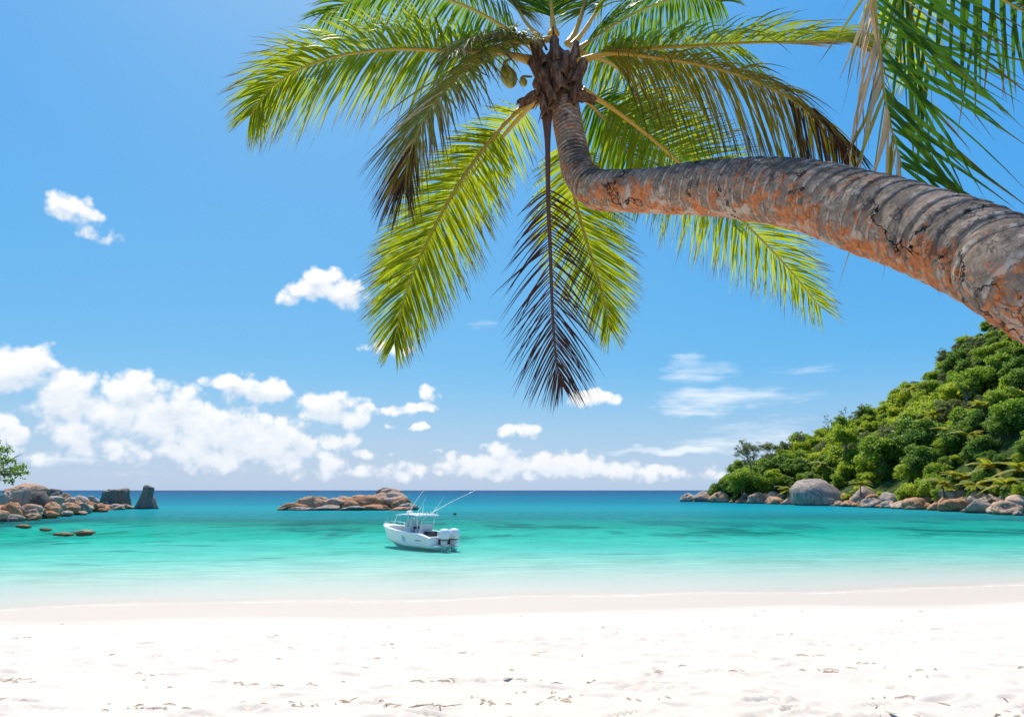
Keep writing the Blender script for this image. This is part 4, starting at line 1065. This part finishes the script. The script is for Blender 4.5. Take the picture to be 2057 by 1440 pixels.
FR(palm, [(1080, 75, 6.1), (1050, 35, 6.2), (1015, -30, 6.3), (960, -110, 6.5), (880, -160, 6.8)], 165, 0.83, (.5, -.4, .5), .3, 'leaf_grey', .1, .28, .034, 0.0258, (70, 28), 13, 'upright frond leaning left out of the picture')
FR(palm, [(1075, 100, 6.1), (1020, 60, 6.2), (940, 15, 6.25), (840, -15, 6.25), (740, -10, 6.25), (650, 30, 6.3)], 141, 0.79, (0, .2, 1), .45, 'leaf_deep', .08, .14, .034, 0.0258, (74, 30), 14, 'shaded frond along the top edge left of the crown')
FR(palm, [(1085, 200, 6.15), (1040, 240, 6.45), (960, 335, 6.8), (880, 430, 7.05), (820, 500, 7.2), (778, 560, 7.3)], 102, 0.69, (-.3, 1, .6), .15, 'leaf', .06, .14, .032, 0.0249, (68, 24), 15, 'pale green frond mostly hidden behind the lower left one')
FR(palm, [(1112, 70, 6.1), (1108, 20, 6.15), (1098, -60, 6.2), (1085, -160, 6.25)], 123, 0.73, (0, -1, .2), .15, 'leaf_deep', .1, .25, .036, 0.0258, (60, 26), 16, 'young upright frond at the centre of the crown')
FR(palm, [(1100, 80, 5.95), (1050, 80, 5.7), (1000, 70, 5.45), (950, 78, 5.2), (905, 110, 5.0)], 102, 0.52, (-.1, -.3, 1), .4, 'leaf_grey', .1, .1, .026, 0.0232, (60, 26), 17, 'short silvery frond crossing in front of the crown')
FR(palm, [(1165, 110, 6.15), (1230, 130, 6.5), (1300, 190, 6.9), (1360, 260, 7.2), (1400, 330, 7.4)], 90, 0.69, (.4, .8, .7), .2, 'leaf', .06, .12, .032, 0.0258, (70, 26), 18, 'backlit frond filling in below the right-hand one')

# ------------------------------------------------------------------ second palm, its crown above the picture
C2 = at(1830, -330, 4.3)
base2 = Vector((5.6, 4.6, 1.9))
palm2 = empty('coconut_palm', base2); tag(palm2, 'near coconut palm whose long dark green fronds hang in at the top right', 'palm tree')
mb = MB(); mb.tube([Vector((0, 0, -.3)), Vector((5.2, 4.5, 4.5)) - base2, Vector((4.4, 4.4, 7.0)) - base2, C2 - base2], [.24, .17, .15, .14], 20)
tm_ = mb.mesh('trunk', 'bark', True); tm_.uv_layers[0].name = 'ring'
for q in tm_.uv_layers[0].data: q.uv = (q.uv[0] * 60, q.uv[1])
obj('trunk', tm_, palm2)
def n1_side(sd, k, p, rg):
    if sd < 0:                                     # dried strips hanging along the rib
        p.update(mat='leaf_dry' if rg.random() < .62 else 'leaf_grey', sw=math.radians(rg.uniform(6, 34)), L=rg.uniform(.4, .8), droop=.5, w=rg.uniform(.018, .038), lift=rg.uniform(-.4, .5), curl=rg.uniform(-.4, .4))
        if rg.random() < .1: p['skip'] = True
    else:
        p.update(sw=math.radians(rg.uniform(40, 70) - 16 * k), L=rg.uniform(.75, 1.2) * (1 - .18 * k), droop=rg.uniform(.12, .34), w=rg.uniform(.024, .042), lift=rg.uniform(-.2, .12))
        if rg.random() < .10: p.update(mat='leaf_dry' if rg.random() < .5 else 'leaf_olive', w=.02)
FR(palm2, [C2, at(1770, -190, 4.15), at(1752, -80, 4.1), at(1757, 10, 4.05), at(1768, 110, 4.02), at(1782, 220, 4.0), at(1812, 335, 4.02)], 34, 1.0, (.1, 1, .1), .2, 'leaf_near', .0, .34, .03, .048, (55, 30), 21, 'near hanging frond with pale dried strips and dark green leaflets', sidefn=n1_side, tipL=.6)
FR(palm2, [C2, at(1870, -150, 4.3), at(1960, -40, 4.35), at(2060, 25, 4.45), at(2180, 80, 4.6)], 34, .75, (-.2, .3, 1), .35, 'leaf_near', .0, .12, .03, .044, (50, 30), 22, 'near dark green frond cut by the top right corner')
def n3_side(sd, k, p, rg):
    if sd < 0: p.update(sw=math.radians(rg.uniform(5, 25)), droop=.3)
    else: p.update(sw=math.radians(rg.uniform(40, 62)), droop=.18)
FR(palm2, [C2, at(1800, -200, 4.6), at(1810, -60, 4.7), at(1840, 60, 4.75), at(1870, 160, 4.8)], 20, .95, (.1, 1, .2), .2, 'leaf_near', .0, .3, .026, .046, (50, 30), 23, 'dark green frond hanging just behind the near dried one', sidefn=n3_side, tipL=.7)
FR(palm2, [C2, C2 + Vector((1.0, -.6, .5)), C2 + Vector((2.0, -1.2, .3)), C2 + Vector((2.8, -1.8, -.6))], 50, .8, (0, 0, 1), .4, 'leaf', .1, .14, .03, .036, (70, 28), 24)
FR(palm2, [C2, C2 + Vector((.6, 1.0, .6)), C2 + Vector((1.2, 2.0, .5)), C2 + Vector((1.6, 2.8, -.2))], 50, .8, (0, 0, 1), .4, 'leaf', .1, .14, .03, .036, (70, 28), 25)
finish_leaflets([palm], 300); finish_leaflets([palm2], 120)

# ------------------------------------------------------------------ small palms at the foot of the hill
def small_palm_meshes(seed, nf=12):
    rg = random.Random(seed); out = []
    for k in range(nf):
        a = k / nf * 6.283 + rg.uniform(-.3, .3); el = rg.uniform(.2, 1.25); L = rg.uniform(2.6, 3.8)
        h = Vector((math.cos(a), math.sin(a), 0)); P = []
        for i in range(9):
            s = i / 8; P.append(h * (L * s * math.cos(el * (1 - .55 * s))) + Vector((0, 0, L * (math.sin(el) * s - .55 * s * s))))
        mb = MB(); mb.tube(P, [.06 * (1 - .8 * i / 8) for i in range(9)], 4)
        ml = MB()
        for i in range(34):
            t = .12 + .87 * i / 33; f = t * 8; j = min(int(f), 7); c = P[j].lerp(P[j + 1], f - j); T = (P[j + 1] - P[j]).normalized(); S = T.cross(Vector((0, 0, 1))).normalized()
            for sd in (-1, 1):
                d = (S * sd * .85 + T * (.3 + .5 * t) + Vector((0, 0, .1))).normalized(); LL = .85 * (1 - .6 * max(0, t - .4) / .6) * rg.uniform(.85, 1.1)
                V, F, U = ribbon(c, d, T, LL, .15, Vector((0, 0, -1)), .45, 3, .3, 0, rg.random()); ml.add(V, F, U)
        out.append((mb.mesh('frond', 'rachis', True), ml.mesh('leaflets', M['sp_leaf'], True)))
    return out
M['sp_leaf'] = leaf_mat('small_palm_leaf', (.20, .25, .04), (.24, .2, .04), (.50, .56, .05), .85, .45)
SPM = [small_palm_meshes(s) for s in (1, 2, 3)]
mb = MB(); mb.tube([(0, 0, -1.5), (.1, 0, 0), (.05, 0, .9), (0, 0, 1.4)], [.2, .17, .15, .12], 8); SPT = mb.mesh('trunk', 'wood', True)
SPL = [(1893, 975, 138, 1.15, 'small yellow-green palm leftmost of the clump above the squared grey boulder'), (1930, 962, 137, 1.3, 'small palm second from the left in the shoreline palm clump'), (1962, 978, 129, 1.15, 'low bright palm in the middle of the shoreline palm clump'),
       (1992, 940, 133, 1.5, 'tallest palm of the shoreline clump near the right edge'), (2022, 975, 121, 1.2, 'small palm second from the right edge on the shore'), (2054, 948, 124, 1.45, 'palm cut by the right edge above the shore boulders'),
       (1582, 986, 196, 1.1, 'lone small palm left of the grey dome boulder'), (1728, 975, 163, .9, 'small palm just right of the grey dome boulder')]
rsp = random.Random(91); hp = []
for k in range(9):
    p = hillpt(rsp.uniform(.3, .78), rsp.uniform(.12, .8)); hp.append((proj(p)[0], p))
hp.sort(key=lambda q: q[0])
for k, (px, p) in enumerate(hp):
    e = empty('hillside_palm', p + Vector((0, 0, 5.0)), k * 1.1); e.scale = (1.1, 1.1, 1.1); tag(e, 'palm crown rising among the trees on the hillside, %s from the left' % ORD[k], 'palm tree', 'palms among the hillside trees')
    obj('trunk', SPT, e, (0, 0, -1.4)); obj('trunk', SPT, e, (0, 0, -3.9))
    for a, b_ in SPM[k % 3]:
        f = obj('frond', a, e); l = obj('leaflets', b_, f); l['kind'] = 'stuff'
for i, (px, py, D, sc, lab) in enumerate(SPL):
    e = empty('small_palm', at(px, py, D), i * 1.3); e.scale = (sc, sc, sc); tag(e, lab, 'palm tree', 'small palms at the foot of the hill')
    obj('trunk', SPT, e, (0, 0, -1.4))
    for a, b_ in SPM[i % 3]:
        f = obj('frond', a, e); l = obj('leaflets', b_, f); l['kind'] = 'stuff'

# ------------------------------------------------------------------ boat
M['gel'] = simple('boat_white_gelcoat', (.80, .81, .80), .22, .5, var=.02)
M['gel2'] = simple('boat_offwhite_deck', (.70, .71, .69), .5, .4, var=.04)
M['seat'] = simple('boat_vinyl', (.62, .61, .58), .55, .3, var=.05)
M['dark'] = simple('boat_dark_trim', (.03, .033, .038), .4, .4, var=.2)
M['alu'] = simple('boat_tube_metal', (.75, .77, .78), .3, .5, metal=.35, var=.03)
M['motor'] = simple('outboard_white', (.74, .75, .75), .28, .5, var=.03)
M['motor_leg'] = simple('outboard_leg_grey_white', (.60, .61, .60), .4, .4, var=.05)
M['teal'] = simple('hull_emblem_teal', (.12, .45, .60), .4, .4, var=.15)
M['ink'] = simple('hull_lettering_grey', (.16, .20, .24), .5, .3, var=.1)
M['grime'] = simple('hull_waterline_stain', (.42, .44, .34), .6, .3, var=.3)
m, t = mat('boat_windscreen'); M['glass'] = m
p_ = principled(t, (.75, .82, .83), .05); p_.inputs['Transmission Weight'].default_value = .6; p_.inputs['Alpha'].default_value = .55
def boat():
    bow = onz(781, 1083, 0); th = math.radians(41)
    hd = Vector((-math.sin(th), math.cos(th), 0))
    c0 = bow - hd * 3.85
    e = empty('motor_boat', (c0.x, c0.y, -.14), math.atan2(hd.y, hd.x))
    e.scale = (1.04, 1.02, .94)
    tag(e, 'white open motor boat with hard top and twin outboards moored in the bay', 'boat')
    xs = np.linspace(-3.9, 4.35, 34)
    def sec(x):
        q = (x + 3.9) / 8.25
        b = 1.36 * (1 - max(0, (q - .42) / .58) ** 2.4) ** .8 if q > .42 else 1.36 * (.95 + .05 * q / .42)
        b = max(b, .03)
        sh = .98 + .52 * q ** 1.8
        if q < .16: sh -= .26 * (1 - q / .16) ** 1.0
        kz = -.36 + .76 * max(0, (q - .70) / .30) ** 2.2
        cz = -.02 + .55 * max(0, (q - .35) / .65) ** 1.5; cb = b * (.90 - .30 * max(0, (q - .4) / .6))
        return b, sh, kz, cz, cb
    def ring(x, dy=0, dzs=0):
        b, sh, kz, cz, cb = sec(x)
        fl = b * .985
        sx = x
        h = [(0, kz), (cb * .55, kz + (cz - kz) * .52), (cb, cz), (cb + (b - cb) * .18, cz + .06), (cb + (b - cb) * .55, cz + (sh - cz) * .5), (fl, sh - .18), (b + .035, sh - .14), (b + .035, sh - .05), (b, sh)]
        rake = .55 * max(0, (x - 2.2) / 2.15) ** 1.5
        def P(y, z): return Vector((sx - rake * (1 - (z - kz) / (sh - kz)) * 1.2, y, z))
        return [P(y, z) for y, z in h], [P(-y, z) for y, z in h]
    R = []
    for x in xs:
        a, b_ = ring(x); R.append(list(reversed(a)) + b_[1:])
    n = len(R[0]); V = [p for r in R for p in r]
    F = [(i * n + j, (i + 1) * n + j, (i + 1) * n + j + 1, i * n + j + 1) for i in range(len(R) - 1) for j in range(n - 1)]
    mb = MB(); mb.add(V, F + [tuple(range(n))]); hull = mb.build('hull', 'gel', e, False)
    for p in hull.data.polygons: p.use_smooth = len(p.vertices) == 4
    # waterline stain
    for sd in (1, -1):
        V = []
        for x in xs[:-5]:
            b, sh, kz, cz, cb = sec(x); V += [(x, sd * (cb + .012), cz - .02), (x, sd * (cb + (b - cb) * .1 + .012), cz + .035)]
        MB().add(V, [(2 * i, 2 * i + 2, 2 * i + 3, 2 * i + 1) for i in range(len(xs) - 6)]).build('waterline_stripe', 'grime', hull)
    # gunwale cap with cockpit opening, inner walls, floor
    V = []; fl = .42
    for x in xs:
        b, sh, *_ = sec(x); ib = max(.01, b - .24) if x < 2.9 else .01
        rk = 0
        for y in (1, -1): V += [(x, y * (b + .01), sh + .004), (x, y * (b * .5 + ib * .5), sh + .03), (x, y * ib, sh + .006), (x, y * max(.008, ib - .02), fl if x < 2.9 else sh - .05)]
    F = []
    for i in range(len(xs) - 1):
        for o_ in (0, 4):
            for j in range(3):
                q = (i * 8 + o_ + j, (i + 1) * 8 + o_ + j, (i + 1) * 8 + o_ + j + 1, i * 8 + o_ + j + 1); F.append(q if o_ else tuple(reversed(q)))
        F.append((i * 8 + 3, i * 8 + 7, (i + 1) * 8 + 7, (i + 1) * 8 + 3))
    MB().add(V, F).build('deck', 'gel2', e)
    mb = MB(); mb.box((-3.62, 0, .60), (.50, 2.36, .40)); mb.build('transom_bench', 'gel', e)
    mb = MB(); mb.box((-4.12, .0, .10), (.5, 2.3, .10)); mb.build('swim_platform', 'gel', e)
    # console
    mb = MB(); mb.loft([[Vector(p) for p in r] for r in ([(-.35, -.55, fl), (1.15, -.55, fl), (1.15, .55, fl), (-.35, .55, fl)], [(-.25, -.52, 1.15), (1.0, -.52, 1.05), (1.0, .52, 1.05), (-.25, .52, 1.15)], [(-.10, -.48, 1.52), (.62, -.46, 1.45), (.62, .46, 1.45), (-.10, .48, 1.52)])])
    con = mb.build('console', 'gel2', e)
    for y in (-.26, .08):
        mb = MB(); mb.box((-.20, y, 1.32), (.03, .28, .24), Matrix.Rotation(.35, 3, 'Y')); mb.build('screen', 'dark', con)
    mb = MB(); mb.tube([Vector((-.42, .22 + .19 * math.cos(a), 1.05 + .19 * math.sin(a))) for a in np.linspace(0, 6.283, 17)], .02, 6); mb.tube([(-.42, .22, 1.05), (-.25, .22, 1.05)], .03, 6); mb.build('steering_wheel', 'dark', con, True)
    mb = MB(); mb.add([(.60, -.48, 1.44), (.60, .48, 1.44), (.18, .46, 2.02), (.18, -.46, 2.02), (-.05, -.52, 1.98), (-.02, -.52, 1.5), (-.05, .52, 1.98), (-.02, .52, 1.5)], [(0, 1, 2, 3), (0, 3, 4, 5), (1, 7, 6, 2)]); w_ = mb.build('windscreen', 'glass', e)
    so_ = w_.modifiers.new('s', 'SOLIDIFY'); so_.thickness = .012
    mb = MB(); mb.box((1.5, 0, .72), (.62, .95, .5)); mb.box((1.22, 0, 1.15), (.14, .9, .55), Matrix.Rotation(-.2, 3, 'Y')); mb.build('front_seat', 'seat', e)
    mb = MB(); mb.box((-1.25, 0, .80), (.55, 1.15, .75)); lp = mb.build('helm_seat', 'gel2', e)
    mb = MB(); mb.box((-1.22, 0, 1.22), (.52, 1.15, .12)); mb.box((-1.5, 0, 1.45), (.10, 1.1, .42)); mb.build('cushion', 'seat', lp)
    mb = MB(); mb.box((-2.0, -.1, .85), (.55, .8, .5)); mb.build('tackle_locker', 'dark', e)
    mb = MB()
    for sd in (1, -1): mb.box((2.55, sd * .55, .75), (1.3, .36, .5), Matrix.Rotation(-sd * .32, 3, 'Z'))
    mb.build('bow_bench', 'seat', e)
    # hard top on four posts
    top = 2.42
    rows = []
    for x, z, b in ((-1.75, top - .02, .95), (-1.7, top + .03, 1.0), (-.9, top + .07, 1.06), (.2, top + .08, 1.06), (1.1, top + .03, .98), (1.45, top - .04, .86)):
        rows.append([Vector((x, y * b, z - .05 * y * y)) for y in (-1, -.6, 0, .6, 1)] + [Vector((x, y * b, z - .05 * y * y - .07)) for y in (1, .6, 0, -.6, -1)])
    mb = MB(); mb.loft(rows); roof = mb.build('hard_top', 'gel', e, False)
    mb = MB()
    for sd in (1, -1): mb.box((-.9, sd * .6, top - .08), (1.1, .35, .07))
    mb.build('overhead_box', 'dark', roof)
    for sd in (1, -1):
        mb = MB(); mb.tube([(1.95, sd * .85, 1.25), (1.55, sd * .84, 1.75), (1.15, sd * .82, top - .04)], .035, 8); mb.build('top_post', 'alu', e, True)
        mb = MB(); mb.tube([(-.35, sd * .62, .45), (-.5, sd * .7, 1.6), (-.75, sd * .8, top - .03)], .032, 8); mb.tube([(.2, sd * .62, 1.4), (-.1, sd * .72, 1.95), (-.35, sd * .8, top - .03)], .028, 8); mb.build('top_post', 'alu', e, True)
        mb = MB(); mb.tube([(-1.3, sd * .62, .9), (-1.45, sd * .74, 1.7), (-1.55, sd * .85, top - .04)], .032, 8); mb.build('top_post', 'alu', e, True)
    mb = MB(); mb.loft([[Vector((.75 + .24 * k * math.cos(a), .24 * k * math.sin(a), z)) for a in np.linspace(0, 6.283, 17)[:-1]] for z, k in ((top + .06, .9), (top + .1, 1), (top + .22, 1), (top + .27, .8))]); mb.build('radar_dome', 'gel', roof, True)
    for sd in (1, -1):
        mb = MB(); mb.tube([(-.55, sd * 1.0, top + .02), (-2.6, sd * 1.7, top + 1.1), (-4.6, sd * 2.35, top + 2.0)], [.034, .026, .014], 6); mb.build('outrigger_pole', 'gel', e, True)
        mb = MB(); mb.tube([(-1.2, sd * .7, top + .02), (-2.0, sd * .75, top + .75), (-2.7, sd * .8, top + 1.5)], [.022, .016, .008], 6); mb.build('fishing_rod', 'alu', e, True)
        mb = MB(); mb.tube([(-.2, sd * .55, top + .06), (-.35, sd * .56, top + .9)], [.015, .008], 5); mb.build('antenna', 'gel', roof, True)
    mb = MB()
    for y in (-.75, -.45, -.15, .15, .45, .75): mb.tube([(-1.72, y, top - .06), (-1.86, y, top + .24)], .028, 6)
    mb.build('rod_holders', 'alu', roof, True)
    for sd in (1, -1):
        pts = []
        for x in np.linspace(1.9, 4.1, 8):
            b, sh, *_ = sec(x); pts.append(Vector((x - .02, sd * max(.04, b - .1), sh + .04 + .24 * math.sin((x - 1.9) / 2.2 * 2.4))))
        mb = MB(); mb.tube(pts, .018, 6)
        for k in (2, 4, 6): mb.tube([pts[k], (pts[k].x, pts[k].y, sec(pts[k].x)[1])], .014, 5)
        mb.build('bow_rail', 'alu', e, True)
    mb = MB(); mb.tube([(4.05, 0, 1.48), (4.05, 0, 2.0)], .016, 5); mb.build('bow_staff', 'alu', e, True)
    # port side emblem and lettering (flat print on the hull)
    def onhull(x, z, sd=1):
        b, sh, kz, cz, cb = sec(x); zz = [cz + .06, cz + (sh - cz) * .5, sh - .18]; yy = [cb + (b - cb) * .18, cb + (b - cb) * .55, b * .985]
        return Vector((x, sd * (np.interp(z, zz, yy) + .016), z))
    mb = MB()
    for cx, cz_, rx, rz, a in ((-.55, .60, .20, .05, .6), (-.40, .52, .17, .05, -.9), (-.68, .46, .15, .04, 1.2), (-.5, .36, .20, .035, .1), (-.34, .68, .12, .03, .9), (-.62, .30, .10, .03, -.4)):
        ring_ = []
        for k in range(12):
            an = k / 12 * 6.283; u, v = rx * math.cos(an), rz * math.sin(an); ring_.append(onhull(cx + u * math.cos(a) - v * math.sin(a), cz_ + u * math.sin(a) + v * math.cos(a)))
        mb.add(ring_, [tuple(range(12))])
    o = mb.build('emblem', 'teal', hull); o['label'] = 'teal blue emblem painted on the hull side'
    mb = MB()
    for k in range(6):
        x = -2.05 - k * .11; mb.add([onhull(x, .42), onhull(x - .07, .42), onhull(x - .085, .52), onhull(x - .015, .52)], [(0, 1, 2, 3)])
    mb.build('lettering', 'ink', hull)
    # twin outboards
    for sd in (-1, 1):
        o = bpy.data.objects.new('outboard_motor', None); link(o, e); o.location = (-4.42, sd * .42, 0); o.empty_display_size = .2
        def ov(cx, rx, ry, z, n=20, pw=.75): return [Vector((cx + rx * abs(math.cos(a)) ** pw * (1 if math.cos(a) > 0 else -1), ry * abs(math.sin(a)) ** pw * (1 if math.sin(a) > 0 else -1), z)) for a in np.linspace(0, 6.283, n + 1)[:-1]]
        mb = MB(); mb.loft([ov(0, .36, .24, .62), ov(-.02, .44, .30, .74), ov(-.05, .47, .32, .95), ov(-.06, .46, .31, 1.18), ov(-.06, .40, .27, 1.34), ov(-.06, .26, .18, 1.43), ov(-.06, .08, .06, 1.46)]); mb.build('cowling', 'motor', o, True)
        mb = MB(); mb.loft([ov(-.0, .385, .265, .60), ov(-.0, .40, .28, .66)]); mb.build('cowl_seam', 'dark', o, True)
        mb = MB(); mb.loft([ov(0, .30, .21, .64), ov(.0, .26, .17, .35), ov(.0, .20, .10, 0), ov(.0, .17, .06, -.2)]); mb.build('midsection', 'motor_leg', o, True)
        mb = MB(); mb.loft([ov(.02, .2, .09, -.12), ov(.0, .24, .10, -.25), ov(.05, .12, .03, -.38)]); mb.box((0, 0, -.12), (.55, .3, .03)); mb.build('lower_unit', 'motor_leg', o, True)
        mb = MB(); mb.box((.34, 0, .45), (.22, .34, .42)); mb.build('mount_bracket', 'dark', o)
        mb = MB()
        for k in range(3): mb.box((-.27, .12 * math.cos(k * 2.09), -.25 + .12 * math.sin(k * 2.09)), (.03, .16, .1), Matrix.Rotation(k * 2.09, 3, 'X') @ Matrix.Rotation(.5, 3, 'Y'))
        mb.build('propeller', 'dark', o)
boat()
# mooring buoy beyond the boat
bp = onz(914, 1034, 0)
mb = MB(); mb.loft([[Vector((r * math.cos(a), r * math.sin(a), z)) for a in np.linspace(0, 6.283, 13)[:-1]] for z, r in ((-.22, .1), (-.1, .26), (.08, .3), (.24, .2), (.32, .07), (.44, .05))])
bo = mb.build('mooring_buoy', 'dark', None, True); bo.location = bp; tag(bo, 'tiny dark mooring buoy floating beyond the stern of the boat', 'buoy')

# ------------------------------------------------------------------ litter on the sand: bits of weed, leaf and twig
M['litter'] = simple('beach_litter_brown', (.36, .26, .17), .9, .2, var=.5)
V = []; F = []
rs = np.random.RandomState(8)
clus = [(rs.uniform(-.8, .8), 5.8 + 8.5 * rs.rand() ** 1.6) for _ in range(30)]
items = []
clus += [(rs.uniform(-.8, .8), yy + rs.normal(0, .12)) for yy in (6.4, 7.0, 7.9, 9.3) for _ in range(16)]
for cxn, cy in clus:
    for k in range(rs.randint(1, 8)): items.append((cxn * cy + rs.normal(0, .16), cy + rs.normal(0, .05)))
for k in range(90): 
    y = 5.6 + 13 * rs.rand() ** 1.8; items.append((rs.uniform(-.85, .85) * y, y))
def gz(x, y):
    i = np.clip(np.searchsorted(rad, math.hypot(x, y)), 1, nr - 1); j = np.clip(np.searchsorted(ang, math.atan2(x, y)), 1, na - 1)
    return max(Z[i, j], Z[i - 1, j], Z[i, j - 1], Z[i - 1, j - 1])
for x, y in items:
    L = rs.uniform(.012, .075) * (1 + .9 * (rs.rand() < .12)); w = rs.uniform(.003, .009); a = rs.normal(0, .5) if rs.rand() < .6 else rs.uniform(0, 3.14); z = gz(x, y)
    c, s = math.cos(a), math.sin(a); o = len(V); bend = rs.uniform(-.3, .3) * L
    for u in (-1, 0, 1):
        off = bend * (1 - u * u); h = .004 + .012 * (1 - abs(u)) * rs.rand()
        for v, zz in ((-1, 0), (0, 1), (1, 0)): V.append((x + c * L * u - s * (w * v + off), y + s * L * u + c * (w * v + off), z + .002 + h * (.4 + zz)))
    for i in range(2):
        for j in range(2): F.append((o + i * 3 + j, o + i * 3 + j + 1, o + i * 3 + j + 4, o + i * 3 + j + 3))
lit_ = obj('beach_litter', mesh('beach_litter', V, F, 'litter')); tag(lit_, 'scattered brown scraps of weed and twig on the white sand', 'litter', None, 'stuff')
